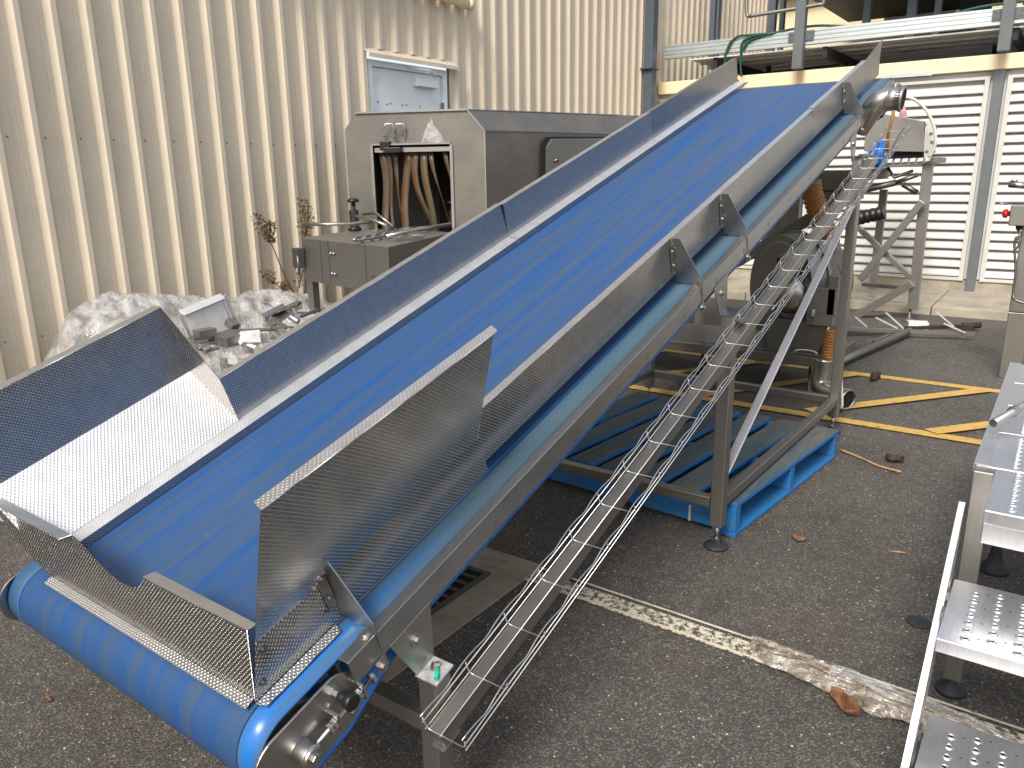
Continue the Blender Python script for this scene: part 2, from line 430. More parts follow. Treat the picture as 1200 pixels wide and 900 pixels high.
# ================================================================== CLAD BUILDING (left)
XW = -4.70
bl = thing('metal_clad_building', (XW, 5, 0), 'long cream ribbed metal wall with a pale grey door behind the machines', 'building')
def cladding(y0, y1, z0, z1, name='wall_cladding'):
    mb = MB(); pitch = .193; prof = []
    y = 2.093 - .193 * 80
    while y < y1 + pitch:
        for dy, dx in ((0, 0), (.027, .034), (.056, .034), (.083, 0), (.115, 0), (.119, .003), (.124, 0), (.150, 0), (.154, .003), (.159, 0)):
            yy = y + dy
            if y0 < yy < y1: prof.append((dx, yy))
        y += pitch
    prof = [(prof[0][0], y0)] + prof + [(prof[-1][0], y1)]
    b0 = mb.add([(XW + x, yy, z0) for x, yy in prof]); b1 = mb.add([(XW + x, yy, z1) for x, yy in prof])
    b2 = mb.add([(XW - .03, yy, z0) for x, yy in prof]); b3 = mb.add([(XW - .03, yy, z1) for x, yy in prof]); n = len(prof)
    for k in range(n - 1):
        mb.face([b0 + k, b0 + k + 1, b1 + k + 1, b1 + k]); mb.face([b2 + k + 1, b2 + k, b3 + k, b3 + k + 1])
        mb.face([b1 + k, b1 + k + 1, b3 + k + 1, b3 + k]); mb.face([b0 + k + 1, b0 + k, b2 + k, b2 + k + 1])
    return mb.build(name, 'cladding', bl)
DY0, DY1, DZ = 4.70, 5.66, 2.30
cladding(-9, DY0 - .03, .02, 6.5); cladding(DY0 - .0299, DY1 + .05, DZ + .08, 6.5); cladding(DY1 + .0501, 9.52, .02, 6.5)
cladding(9.76, 14.45, .02, 6.5)
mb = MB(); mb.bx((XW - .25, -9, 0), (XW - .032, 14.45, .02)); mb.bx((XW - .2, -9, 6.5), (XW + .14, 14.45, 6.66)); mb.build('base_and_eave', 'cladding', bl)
mb = MB(); mb.bx((XW - .05, 9.52, 0), (XW + .05, 9.76, 6.5)); mb.build('corner_flashing', 'cladding', bl, bevel=.006)
# rows of fixing screws in the pans
mb = MB()
for z in (1.635, 2.86, .55, 4.1):
    y = 2.093 - .193 * 8 + .098
    while y < 9.4:
        if not (DY0 - .1 < y < DY1 + .1 and z < 2.4): mb.lathe((XW + .0005, y, z), (1, 0, 0), [(0, .0055), (.0015, .0055), (.002, .0035), (.005, .0035)], 8, False)
        y += .193
o = mb.build('fixing_screws', 'stainless_dark', bl); o['kind'] = 'stuff'
dr = MB().bx((XW - .06, DY0 + .05, .03), (XW - .02, DY1 - .045, DZ - .05)).build('door', 'door_paint', bl, bevel=.003)
mb = MB()
mb.bx((XW - .08, DY0, .0), (XW + .01, DY0 + .048, DZ)); mb.bx((XW - .08, DY1 - .043, 0), (XW + .01, DY1, DZ)); mb.bx((XW - .08, DY0 + .0481, DZ - .048), (XW + .008, DY1 - .0431, DZ))
mb.build('door_frame', 'door_paint', bl, bevel=.002)
mb = MB(); mb.bx((XW - .02, DY0 + .55, DZ - .16), (XW + .035, DY0 + .82, DZ - .095))
mb.bar((XW + .02, DY0 + .80, DZ - .07), (XW + .12, DY0 + .62, DZ - .045), .022, .006); mb.bar((XW + .12, DY0 + .62, DZ - .04), (XW + .02, DY0 + .45, DZ - .02), .022, .006)
mb.build('door_closer', 'door_paint', dr, bevel=.003)
mb = MB()
for zz in (DZ - .38, .9, .3): mb.cut().lathe((XW - .0, DY1 - .05, zz), (0, 0, 1), [(0, .013), (.11, .013)], 10, False)
mb.build_each('hinge', 'stainless_dark', dr)
mb = MB()
for yy, zz in ((4.82, 1.985), (4.93, 1.975), (4.97, 1.985), (5.11, 1.98), (5.16, 1.985), (5.33, 1.982)):
    mb.cut().lathe((XW - .0195, yy, zz), (1, 0, 0), [(0, .008), (.001, .007)], 7, False)
mb.build_each('screw_hole', 'void', dr)
mb = MB().prism([(XW - .02, 0, 2.36), (XW + .045, 0, 2.33), (XW + .075, 0, 2.305), (XW + .075, 0, 2.300), (XW + .04, 0, 2.322), (XW - .02, 0, 2.35)], (0, 0, 0)) if False else MB()
pf = [(XW + .0, 2.388), (XW + .085, 2.335), (XW + .085, 2.305), (XW + .08, 2.305), (XW + .08, 2.33), (XW - .0, 2.378)]
mb.prism([(x, DY0 - .05, z) for x, z in pf], (0, DY1 - DY0 + .14, 0)); mb.build('door_head_flashing', 'cladding', bl)
mb = MB(); mb.tube([(XW + .075, 3.6, 2.94), (XW + .075, 5.93, 2.865)], .042, 14); mb.tube([(XW + .075, 5.90, 2.866), (XW + .075, 5.96, 2.864)], .047, 14)
for yy in (4.3, 5.5): mb.bx((XW + .0, yy, 2.84), (XW + .12, yy + .03, 2.85))
mb.build('sloping_drain_pipe', 'fascia', bl)
mb = MB(); mb.bx((XW + .052, 9.47, .0), (XW + .17, 9.61, 6.4)); dp = mb.build('downpipe', 'bluegrey_paint', bl, bevel=.006)
mb = MB(); mb.bx((XW + .03, 9.42, 2.66), (XW + .18, 9.66, 2.675)); mb.build('pipe_strap', 'bluegrey_paint', dp)

# ================================================================== LOUVRED WALL
LY = 10.0
lw = thing('louvred_wall', (-1.5, LY, 0), 'white louvred enclosure wall with grey posts under a cream beam', 'wall')
bays = [(-4.64, -2.82), (-2.70, -.90), (-.74, 1.06), (1.18, 2.98), (3.10, 4.9)]
ZB, ZT = .20, 2.335
for a, b in bays:
    mb = MB()
    mb.bx((a, LY - .035, ZB), (a + .045, LY + .03, ZT)); mb.bx((b - .045, LY - .035, ZB), (b, LY + .03, ZT))
    mb.bx((a + .0451, LY - .03, ZB), (b - .0451, LY + .028, ZB + .035)); mb.bx((a + .0451, LY - .03, ZT - .03), (b - .0451, LY + .028, ZT))
    z = ZB + .05
    while z < ZT - .07:
        # folded blade: nearly upright face, tipped so its top edge leans back
        q = [(LY - .028, z - .004), (LY - .028, z + .010), (LY - .002, z + .062), (LY + .024, z + .086), (LY + .026, z + .084), (LY + .001, z + .058), (LY - .024, z + .008), (LY - .025, z - .004)]
        mb.prism([(a + .0452, y, zz) for y, zz in q], (b - a - .0904, 0, 0)); z += .1015
    mb.build('louvre_panel', 'louvre', lw)
for k in range(len(bays) - 1):
    x0, x1 = bays[k][1] + .012, bays[k + 1][0] - .012
    xm = (x0 + x1) / 2
    MB().bx((xm - .047, LY - .055, .088), (xm + .047, LY + .04, 2.40)).build('wall_post', 'grey_paint', lw, bevel=.004)
mb = MB(); mb.bx((-4.66, LY - .05, 2.395), (5.0, LY + .10, 2.545)); bm_ = mb.build('cream_beam', 'fascia', lw, bevel=.006)
mb = MB(); mb.bx((-1.96, LY - .062, 2.385), (-1.45, LY - .051, 2.425)); mb.build('beam_repair_strip', 'galvanised', bm_)
mb = MB(); mb.bx((-4.64, LY - .01, .05), (5.0, LY + .10, .199)); mb.build('plinth', 'concrete', lw)
MB().bx((-4.66, LY + .06, .21), (5.0, LY + .08, 2.39)).build('backing', 'steel_roofing', lw)
# ================================================================== MEZZANINE
mz = thing('mezzanine_platform', (-1.0, 9.9, 2.5), 'galvanised steel platform on grey posts above the louvred wall', 'platform')
PY = 9.86
mb = MB()
pf = [(0, 0), (-.045, 0), (-.05, .006), (-.05, .030), (-.042, .034), (-.042, .046), (-.05, .050), (-.05, .072), (-.040, .078), (-.040, .092), (-.05, .098), (-.05, .120), (-.042, .124), (-.042, .136), (-.05, .140), (-.05, .160), (-.045, .165), (0, .165)]
x0, x1 = -4.52, 3.2
mb.prism([(x0, PY + a, 2.80 + b) for a, b in pf], (x1 - x0, 0, .0)); pu = mb.build('edge_purlin', 'galvanised', mz)
for px_ in (-2.83, -.80, 1.3):
    mb = MB(); mb.bx((px_ - .055, PY - .16, 2.545), (px_ + .055, PY - .052, 4.6)); po = mb.build('platform_post', 'grey_paint', mz, bevel=.004)
    mb = MB()
    for sx_ in (-1, 1):
        mb.cut(); mb.bx((px_ + sx_ * .10 - .045, PY - .066, 2.85), (px_ + sx_ * .10 + .045, PY - .0515, 2.95))
        for zz in (2.875, 2.925): hexbolt(mb, (px_ + sx_ * .115, PY - .066, zz), (0, -1, 0), .008, .008)
    mb.build_each('post_bracket', 'grey_paint', po)
mb = MB()
for k in range(9):   # pressed deck pans under the platform
    y = PY + .25 + k * .36
    mb.bx((-4.3, y, 2.80), (3.2, y + .33, 2.815)); mb.bx((-4.3, y + .331, 2.775), (3.2, y + .359, 2.83))
mb.build('deck_underside', 'steel_roofing', mz)
mb = MB()
for x in (-3.9, -2.6, -.75, .4): mb.cut().bx((x, PY + .02, 2.66), (x + .05, PY + 3.5, 2.774))
mb.cut().bx((-4.3, PY + 3.45, 2.6), (3.2, PY + 3.52, 2.77)); mb.build_each('deck_joist', 'roof_dark', mz)
mb = MB()
for x in (-3.62, -1.02): mb.cut().bx((x, PY + 1.2, 2.3), (x + .05, PY + 1.25, 2.77))
mb.cut().tube([(-3.3, PY + .5, 2.6), (-2.4, PY + 1.1, 2.70), (-1.7, PY + 1.8, 2.55)], .012)
mb.build_each('hanging_rod', 'roof_dark', mz)
mb = MB(); hr = [gy(857, 0, 9.75), gy(873, 17, 9.75), gy(878, 19, 9.75), gy(918, 13, 9.75), gy(955, 6, 9.75), gy(963, 3, 9.75), gy(966, -6, 9.75)]
mb.tube(spline([gy(875, -30, 9.75), gy(875, 14, 9.75), gy(878, 19, 9.75)], 4), .020, 10); mb.tube(spline([gy(878, 19, 9.75), gy(915, 13, 9.75), gy(957, 6, 9.75), gy(965, 2, 9.75), gy(966, -25, 9.75)], 6), .022, 10)
mb.build('handrail', 'stainless_dull', mz)
mb = MB()
for px_, w in ((837, .07), (843, .03), (905, .10), (917, .05), (1015, .08), (1067, .10), (1097, .07), (1200, .1)):
    p = gy(px_, 40, 11.2); mb.cut().bx((p.x - w / 2, 11.1, 2.8), (p.x + w / 2, 11.2, 5.2))
mb.build_each('dark_upright', 'bluegrey_paint', mz)
mb = MB(); mb.bx((-3.4, 10.6, 3.72), (3.2, 14.3, 3.95)); mb.bx((-3.5, 10.4, 3.62), (3.2, 10.6, 3.80)); mb.bx((-1.55, 12.2, 3.35), (-1.2, 12.3, 3.7)); mb.bx((-.2, 11.6, 3.25), (3.2, 13.9, 3.7))
mb.build('roof_frame', 'roof_dark', mz)
# green hose
mb = MB()
def P(x, y, Y): return gy(x, y, Y)
mb.tube(spline([P(857, 47, 9.78), P(850, 64, 9.78), P(849, 84, 9.8)], 6), .012, 8)
mb.tube(spline([P(868, 66, 9.78), P(870, 50, 9.78), P(884, 42, 9.79), P(905, 39, 9.80), P(935, 33, 9.93), P(962, 30, 9.93), P(1010, 31, 9.93), P(1060, 28, 9.93), P(1110, 18, 9.93), P(1150, 8, 9.93), P(1195, 2, 9.93), P(1260, -6, 9.93)], 6), .014, 8)
mb.tube(spline([P(848, 84, 9.78), P(852, 60, 9.78), P(862, 44, 9.79), P(880, 41, 9.79), P(905, 39, 9.80)], 6), .012, 8)
mb.tube(spline([P(869, 90, 9.78), P(868, 70, 9.78), P(876, 50, 9.79), P(898, 40, 9.79)], 6), .012, 8)
tag(mb.build('garden_hose', 'green_hose'), 'dark green hose looped over the galvanised platform edge', 'hose')
# rear cream building beyond
rb = thing('rear_building', (-1, 15.2, 0), 'cream building standing behind the raised platform', 'building')
mb = MB(); mb.bx((-4.7, 14.6, 0), (-2.2, 14.9, 7)); mb.bx((-1.6, 14.6, 2.2), (3.5, 14.9, 7)); mb.build('wall', 'fascia', rb)
mb = MB(); mb.bx((-2.2, 14.7, 2.2), (-1.6, 14.75, 7)); mb.bx((-2.9, 14.5, 3.55), (-1.9, 14.59, 3.9)); mb.build('dark_panel', 'stainless_dark', rb)  # dark strip and band set between the cream wall parts
mb = MB(); mb.prism([(.3, 14.3, 3.0), (4.0, 14.3, 3.0), (4.0, 14.3, 7), (-.6, 14.3, 7)], (0, .1, 0)); mb.bx((-4.7, 14.3, 4.3), (4, 14.45, 7)); mb.build('roof', 'roof_dark', rb)

# ================================================================== CONVEYOR
cv = thing('inclined_conveyor', S(-.53, 0, 0), 'long stainless steel inclined belt conveyor with blue belt and hopper', 'conveyor')
WID = -1.062; MID = WID / 2
def mir(u): return WID - u
# ---- belt loop
RR = .090; T0 = -1.965; T1 = 2.76; R2 = .05
path = []      # (t, n)
path += [(T0 + (T1 - T0) * k / 40, 0.0) for k in range(41)]
path += [(T1 + R2 * sin(a), -R2 + R2 * cos(a)) for a in [pi * k / 12 for k in range(1, 13)]]
path += [(T1 - .2, -.104), (-1.60, -.104), (-1.72, -.128), (-1.86, -.174)]
path += [(T0 - RR * sin(a), -RR + RR * cos(a)) for a in [pi - .15 - (pi - .15) * k / 26 for k in range(0, 26)]]
us = [-1.030 + k * (1.0 / 16) for k in range(17)]
mb = MB(); L = 0; arc = [0]
for k in range(1, len(path) + 1):
    a, b = path[k - 1], path[k % len(path)]; arc.append(arc[-1] + math.hypot(b[0] - a[0], b[1] - a[1]))
TK = .007
nn = []
for k in range(len(path)):
    a, b = path[k - 1], path[(k + 1) % len(path)]; d = V((b[0] - a[0], b[1] - a[1])); d.normalize(); nn.append((-d.y, d.x))
mb.smooth = True
ring = [mb.add([W(u, p[0], p[1]) for u in us]) for p in path]
inner = [mb.add([W(u, p[0] - q[0] * TK, p[1] - q[1] * TK) for u in (us[0], us[-1])]) for p, q in zip(path, nn)]
N = len(path)
for k in range(N):
    k2 = (k + 1) % N
    for j in range(16):
        uvs = [(us[j], arc[k]), (us[j + 1], arc[k]), (us[j + 1], arc[k + 1]), (us[j], arc[k + 1])]
        mb.face([ring[k] + j, ring[k] + j + 1, ring[k2] + j + 1, ring[k2] + j], uvs)
    e = [(-1.02, arc[k])] * 4
    mb.face([ring[k], ring[k2], inner[k2], inner[k]], e); mb.face([ring[k2] + 16, ring[k] + 16, inner[k] + 1, inner[k2] + 1], e)
    mb.face([inner[k], inner[k2], inner[k2] + 1, inner[k] + 1], e)
mb.build('belt', 'belt', cv)
# rollers inside the belt loop
mb = MB(); mb.lathe(W(-1.02, T0, -RR), UV_, [(0, RR - .009), (.98, RR - .009)], 32); mb.lathe(W(-1.05, T0, -RR), UV_, [(0, .015), (1.06, .015)], 12); mb.build('tail_roller', 'stainless_dull', cv)
mb = MB(); mb.lathe(W(-1.02, T1, -R2), UV_, [(0, R2 - .009), (.98, R2 - .009)], 24); mb.lathe(W(-1.06, T1, -R2), UV_, [(0, .015), (1.08, .015)], 12); mb.build('head_roller', 'stainless_dull', cv)
mb = MB(); mb.box(W(MID, .4, -.045), UV_ * .44, TV * 2.25, NV * .035); mb.build('slider_bed', 'stainless_dull', cv)
# ---- side channels
for m in (lambda u: u, mir):
    mb = MB(); sg = 1 if m(0) == 0 else -1
    pf = [(0, 0), (-.028, 0), (-.028, -.004), (-.004, -.004), (-.004, -.056), (-.028, -.056), (-.028, -.060), (0, -.060)]
    mb.prism([W(m(a), -1.825, b) for a, b in pf], TV * (2.70 + 1.825))
    mb.build('side_channel', 'stainless_clean', cv, bevel=.0012)
# weld marks on near channel
mb = MB()
for k in range(14):
    tt = -1.35 + k * .27
    mb.cut().box(W(.0006, tt, -.038), TV * .0015 + NV * .009, UV_ * .0006, TV * .003)
mb.build_each('weld_mark', 'stainless_dull', cv)

def uv_tn(v):
    d = v - OO; return (d.dot(TV), d.dot(NV) - d.dot(UV_) * .0)
def uv_tu(v):
    d = v - OO; return (d.dot(TV), d.dot(UV_))
def uv_un(v):
    d = v - OO; return (d.dot(UV_), d.dot(NV))
def profile_sheet(mb, prof, ta, tb, th, mirror=None, nt=2):
    """prof: (u, n) list"""
    for (a, b) in zip(prof[:-1], prof[1:]):
        f = uv_tn if abs(b[1] - a[1]) > abs(b[0] - a[0]) else uv_tu
        rows = [[W(*( (p[0], ta + (tb - ta) * i / nt, p[1]) )) for p in (a, b)] for i in range(nt + 1)]
        mb.sheet(rows, th, f)
# far guide: riser, sloped strip, tall wall, outward lip
F1 = [(-.925, .004), (-.925, .026), (-.972, .036)]
def far_guide(ta, tb, mats, top=.182, lipmat='dimpled_skylit', dz=0):
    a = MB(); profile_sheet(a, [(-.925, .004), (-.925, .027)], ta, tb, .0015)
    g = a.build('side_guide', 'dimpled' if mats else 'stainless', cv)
    b = MB(); profile_sheet(b, [(-.925, .0275), (-.972, .037)], ta, tb, .0015); b.build('guide_ledge', 'ledge_skylit' if mats else 'bright_bar', g)
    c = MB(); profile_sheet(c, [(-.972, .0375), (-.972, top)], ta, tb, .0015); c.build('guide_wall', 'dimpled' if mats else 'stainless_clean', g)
    d = MB(); profile_sheet(d, [(-.972, top + .001), (-1.000, top + .001)], ta, tb, .0018); d.build('guide_lip', 'dimpled_skylit' if mats else 'stainless_clean', g)
    return g
lab(far_guide(-1.325, .135, True), 'dimpled far side guide of the lower belt'); lab(far_guide(.140, 1.55, True, .178), 'dimpled far side guide of the middle belt')
lab(far_guide(1.5505, 2.83, False, .180), 'smooth far side guide at the head end')
mb = MB(); mb.sheet([[W(-.9719, .139, .055), W(-.9719, .1395, .055)], [W(-.968, .128, .180), W(-.968, .140, .180)]], .001); mb.build('guide_joint', 'void', cv)
# far hopper ledge strip running down to the front plate
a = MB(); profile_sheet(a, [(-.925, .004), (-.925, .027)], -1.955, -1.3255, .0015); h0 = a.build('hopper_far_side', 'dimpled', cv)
b = MB(); profile_sheet(b, [(-.925, .0275), (-.9655, .0365)], -1.953, -1.3255, .0015); b.build('hopper_ledge', 'ledge_skylit', h0)
b = MB(); profile_sheet(b, [(-.966, .037), (-1.12, .185)], -1.945, -1.3255, .0015, nt=4); b.build('hopper_slope', 'ledge_skylit', h0)
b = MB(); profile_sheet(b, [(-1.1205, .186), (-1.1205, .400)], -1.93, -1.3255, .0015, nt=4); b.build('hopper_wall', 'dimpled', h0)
b = MB(); profile_sheet(b, [(-1.1205, .401), (-1.160, .401)], -1.93, -1.322, .0018); b.build('hopper_lip', 'dimpled_skylit', h0)
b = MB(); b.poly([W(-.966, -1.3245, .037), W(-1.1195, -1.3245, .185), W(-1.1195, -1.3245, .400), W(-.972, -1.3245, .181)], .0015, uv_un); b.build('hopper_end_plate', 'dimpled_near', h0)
# near guides: mirrored profile, wall seen from outside, inward lip
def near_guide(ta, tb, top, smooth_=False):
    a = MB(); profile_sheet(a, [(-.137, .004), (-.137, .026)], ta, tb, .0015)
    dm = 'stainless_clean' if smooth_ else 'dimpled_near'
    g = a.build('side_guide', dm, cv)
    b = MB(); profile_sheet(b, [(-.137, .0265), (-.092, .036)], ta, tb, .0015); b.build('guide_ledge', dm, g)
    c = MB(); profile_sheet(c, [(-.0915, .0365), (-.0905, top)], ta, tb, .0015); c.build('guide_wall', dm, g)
    d = MB(); profile_sheet(d, [(-.089, top + .001), (-.113, top + .001)], ta, tb, .0018); d.build('guide_lip', 'dimpled_skylit', g)
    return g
lab(near_guide(-1.235, -.085, .172), 'dimpled near side guide of the lower belt'); lab(near_guide(-.083, 1.45, .172), 'dimpled near side guide of the middle belt')
lab(near_guide(1.4505, 2.42, .176, True), 'smooth near side guide at the head end')
mb = MB(); mb.poly([W(-.0902, 2.4205, .036), W(-.0902, 2.72, .03), W(-.0902, 2.735, .13), W(-.0902, 2.80, .215), W(-.0902, 2.4205, .178)], .003, None); mb.build('head_wing_plate', 'stainless_clean', cv)
# near hopper: upright skirt, outward flange, tall leaning panel with lip
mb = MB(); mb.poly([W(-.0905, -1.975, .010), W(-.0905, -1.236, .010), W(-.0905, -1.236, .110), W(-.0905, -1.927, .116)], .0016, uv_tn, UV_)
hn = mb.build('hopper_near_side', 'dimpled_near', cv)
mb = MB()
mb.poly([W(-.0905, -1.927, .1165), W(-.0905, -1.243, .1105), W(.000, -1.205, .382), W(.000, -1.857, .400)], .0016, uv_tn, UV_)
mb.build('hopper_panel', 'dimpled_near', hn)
mb = MB(); mb.sheet([[W(.001, -1.857, .401), W(.001, -1.190, .383)], [W(-.026, -1.850, .404), W(-.026, -1.175, .386)]], .0018, uv_tu); mb.build('hopper_lip', 'dimpled_skylit', hn)
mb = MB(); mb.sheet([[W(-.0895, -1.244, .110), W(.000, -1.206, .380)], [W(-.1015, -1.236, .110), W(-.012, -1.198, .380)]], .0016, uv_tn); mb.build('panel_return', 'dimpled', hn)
mb = MB(); mb.sheet([[W(-.0885, -1.975, .0105), W(-.0885, -1.770, .0105)], [W(-.0665, -1.968, .0085), W(-.0665, -1.776, .0085)]], .0016, uv_tu); mb.build('bottom_flange', 'dimpled_skylit', hn)
mb = MB()
for tt, n_ in ((-1.918, .095), (-1.945, .035), (-1.765, .085), (-1.772, .055)): hexbolt(mb.cut(), W(-.0905, tt, n_), UV_, .0055, .006)
mb.build_each('bolt', 'stainless_dark', hn)
# front plate of the hopper: a vertical plate across the belt
SF = -1.880
def fp(u, h):   # h = height above the belt measured upward at this station
    n0 = .0; t0 = (SF + (h) * sin(TH)) / cos(TH)
    return W(u, (SF + h * sin(TH)) / cos(TH), h)
top = [(-.095, .150), (-.440, .146), (-.452, .128), (-.485, .108), (-.530, .104), (-.580, .110), (-.640, .128), (-.690, .147), (-.725, .158), (-1.135, .160)]
bot = [(-1.135, .110), (-1.105, .085), (-1.02, .050), (-.955, .028), (-.90, .018), (-.86, .014), (-.75, .014), (-.55, .014), (-.3, .014), (-.095, .012)]
mb = MB()
def uvf(v):
    d = v - OO; return (d.dot(UV_), d.z)
poly_t = [fp(u, h) for u, h in top]; poly_b = [fp(u, h) for u, h in bot]
# triangulate as strips between matching parameter positions
import bisect
def interp(lst, u):
    l = sorted(lst); xs = [a for a, _ in l]
    k = max(1, min(len(xs) - 1, bisect.bisect_left(xs, u)))
    a, b = l[k - 1], l[k]; return a[1] + (b[1] - a[1]) * (u - a[0]) / (b[0] - a[0] + 1e-9)
uu = [-.095 - k * (1.04 / 52) for k in range(53)]
mb.sheet([[fp(u, interp(bot, u)) for u in uu], [fp(u, (interp(bot, u) + interp(top, u)) / 2) for u in uu], [fp(u, interp(top, u)) for u in uu]], .0016, uvf)
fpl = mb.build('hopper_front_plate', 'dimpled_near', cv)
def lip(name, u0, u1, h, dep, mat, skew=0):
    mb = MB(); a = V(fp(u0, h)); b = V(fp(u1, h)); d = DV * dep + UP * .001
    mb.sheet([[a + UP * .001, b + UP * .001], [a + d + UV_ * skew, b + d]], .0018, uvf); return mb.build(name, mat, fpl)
lip('plate_lip', -.440, -.100, .146, .026, 'dimpled_skylit'); lip('plate_lip', -1.135, -.735, .160, -.028, 'dimpled_skylit', -.0)
mb = MB(); a, b = fp(-.100, .0125), fp(-.885, .0145)
mb.sheet([[a, b], [a - DV * .018 - UP * .010, b - DV * .018 - UP * .010]], .0016, uv_tu); mb.build('plate_foot', 'dimpled_skylit', fpl)
# gussets carrying the guides
def gusset(tt, m, full=True):
    mb = MB(); pf = [(-.0885, .012), (-.0885, .168), (-.062, .168), (.004, .030), (.004, -.085), (.0012, -.085), (.0012, .0035), (-.03, .0095)]
    mb.prism([W(m(a), tt, b) for a, b in pf], TV * .003)
    g = mb.build('guide_bracket', 'stainless_clean', cv, bevel=.0006)
    mb = MB(); sg = UV_ if m(0) == 0 else -UV_
    mb.box(W(m(-.014), tt - .012, .0025), UV_ * .013, TV * .011, NV * .0018)
    hexbolt(mb, W(m(-.014), tt - .013, .0043), NV, .007, .007)
    mb.cut(); mb.box(W(m(.0035), tt - .014, -.070), UV_ * .0016, TV * .013, NV * .014)
    hexbolt(mb, W(m(.0051), tt - .015, -.072), sg, .008, .010)
    mb.cut(); mb.box(W(m(-.0865), tt - .012, .10), UV_ * .0016, TV * .010, NV * .045); 
    for q in (.075, .125): hexbolt(mb, W(m(-.0848), tt - .012, q), sg, .005, .006)
    mb.build_each('bracket_bolt', 'stainless', g)
for tt in (-1.748, -.125, .305, 1.965): gusset(tt, lambda u: u); (gusset(tt, mir) if tt > -1 else None)
# ---- legs
def leg(s0, zt, m, foot=True, zb=.09, cap=True):
    mb = MB(); uc = m(.0285)
    top_ = zt
    mb.box(S(uc, s0, (zb + zt) / 2), UV_ * .025, DV * .025, UP * (zt - zb) / 2); l = mb.build('leg', 'stainless_post', cv, bevel=.004)
    mb = MB(); mb.box(S(uc, s0, zt + .004) , UV_ * .0255, DV * .027 + UP * .0085, UP * .003); mb.build('leg_cap', 'stainless_clean', l)
    mb = MB(); mb.lathe(S(uc, s0, .012), UP, [(0, .009), (zb, .009)], 10); mb.lathe(S(uc, s0, .018), UP, [(0, .016), (.018, .016)], 6, False); mb.build('foot_rod', 'stainless', l)
    mb = MB(); mb.lathe(S(uc, s0, .0), UP, [(0.001, .048), (.008, .047), (.014, .030), (.018, .018)], 28); mb.build('foot_pad', 'rubber', l)
    return l
def plate_at(tc, m, w=.065, wb=.028):
    mb = MB(); pf = [(tc - w, -.052), (tc + w, -.050), (tc + wb, -.182), (tc - wb, -.182)]
    sg = 1 if m(0) == 0 else -1
    mb.prism([W(m(.0010), a, b) for a, b in pf], UV_ * .0030 * sg)
    p = mb.build('leg_plate', 'stainless_clean', cv, bevel=.0006)
    mb = MB(); hexbolt(mb, W(m(.004), tc, -.10), UV_ * sg, .009, .009); mb.lathe(W(m(.004), tc, -.10), UV_ * sg, [(0, .017), (.003, .017)], 20, False); mb.build('plate_bolt', 'stainless', p)
for m in (lambda u: u, mir):
    for tc, s0 in ((-1.665, -1.530), (.035, .085), (1.80, 1.705)):
        zt = (W(0, tc, -.178)).z if s0 > -1 else .375
        s_ = (W(0, tc, -.178) - P0).dot(DV)
        leg(s_ if s0 > 0 else s_, zt, m, zb=.09); plate_at(tc, m)
sA0 = (W(0, -1.665, -.178) - P0).dot(DV); sA = (W(0, .035, -.178) - P0).dot(DV); sB = (W(0, 1.80, -.178) - P0).dot(DV)
def rail(a, b, w=.04, h=.04, name='frame_rail', mat='stainless_post', up=UP):
    return MB().bar(a, b, w, h, up).build(name, mat, cv, bevel=.003)
rail(S(.0, sA, .185), S(WID, sA, .185)); rail(S(.0, sB, .185), S(WID, sB, .185)); rail(S(.0, sA0 - .0, .255), S(WID, sA0, .255))
for m in (lambda u: u, mir): rail(S(m(.0285), sA + .025, .185), S(m(.0285), sB - .025, .185))
# flat diagonal braces
rail(S(.022, sA + .03, .265), S(.022, sB - .012, 1.235), .036, .006, 'diagonal_brace', 'bright_bar')
rail(S(mir(.02), sA + .4, .20), S(mir(.02), sB - .02, .33), .035, .006, 'diagonal_brace', 'stainless_dull')
# tag and marker on front leg
mb = MB(); c0 = S(.0285, sA0, .386); mb.box(c0, UV_ * .030, DV * .028 + UP * .009, UP * .002 - DV * .0005); tg = mb.build('inspection_tag', 'tag_paper', cv)
mb = MB(); mb.tube([c0 + UV_ * .004 + UP * .004 + DV * .010, c0 + UV_ * .012 + UP * .006 - DV * .004, c0 + UV_ * .024 + UP * .004 - DV * .022], [.003, .005, .0045], 8); mb.build('cable_tie', 'teal_plastic', tg)
mb = MB(); mb.tube(spline([c0 + UP * .004 + DV * .005, c0 + UP * .012 + DV * .014 + UV_ * .006, c0 + UP * .010 - UV_ * .012 + DV * .010, c0 + UP * .008 - DV * .01], 5), .0022, 6); mb.build('wire_twist', 'stainless_dark', tg)
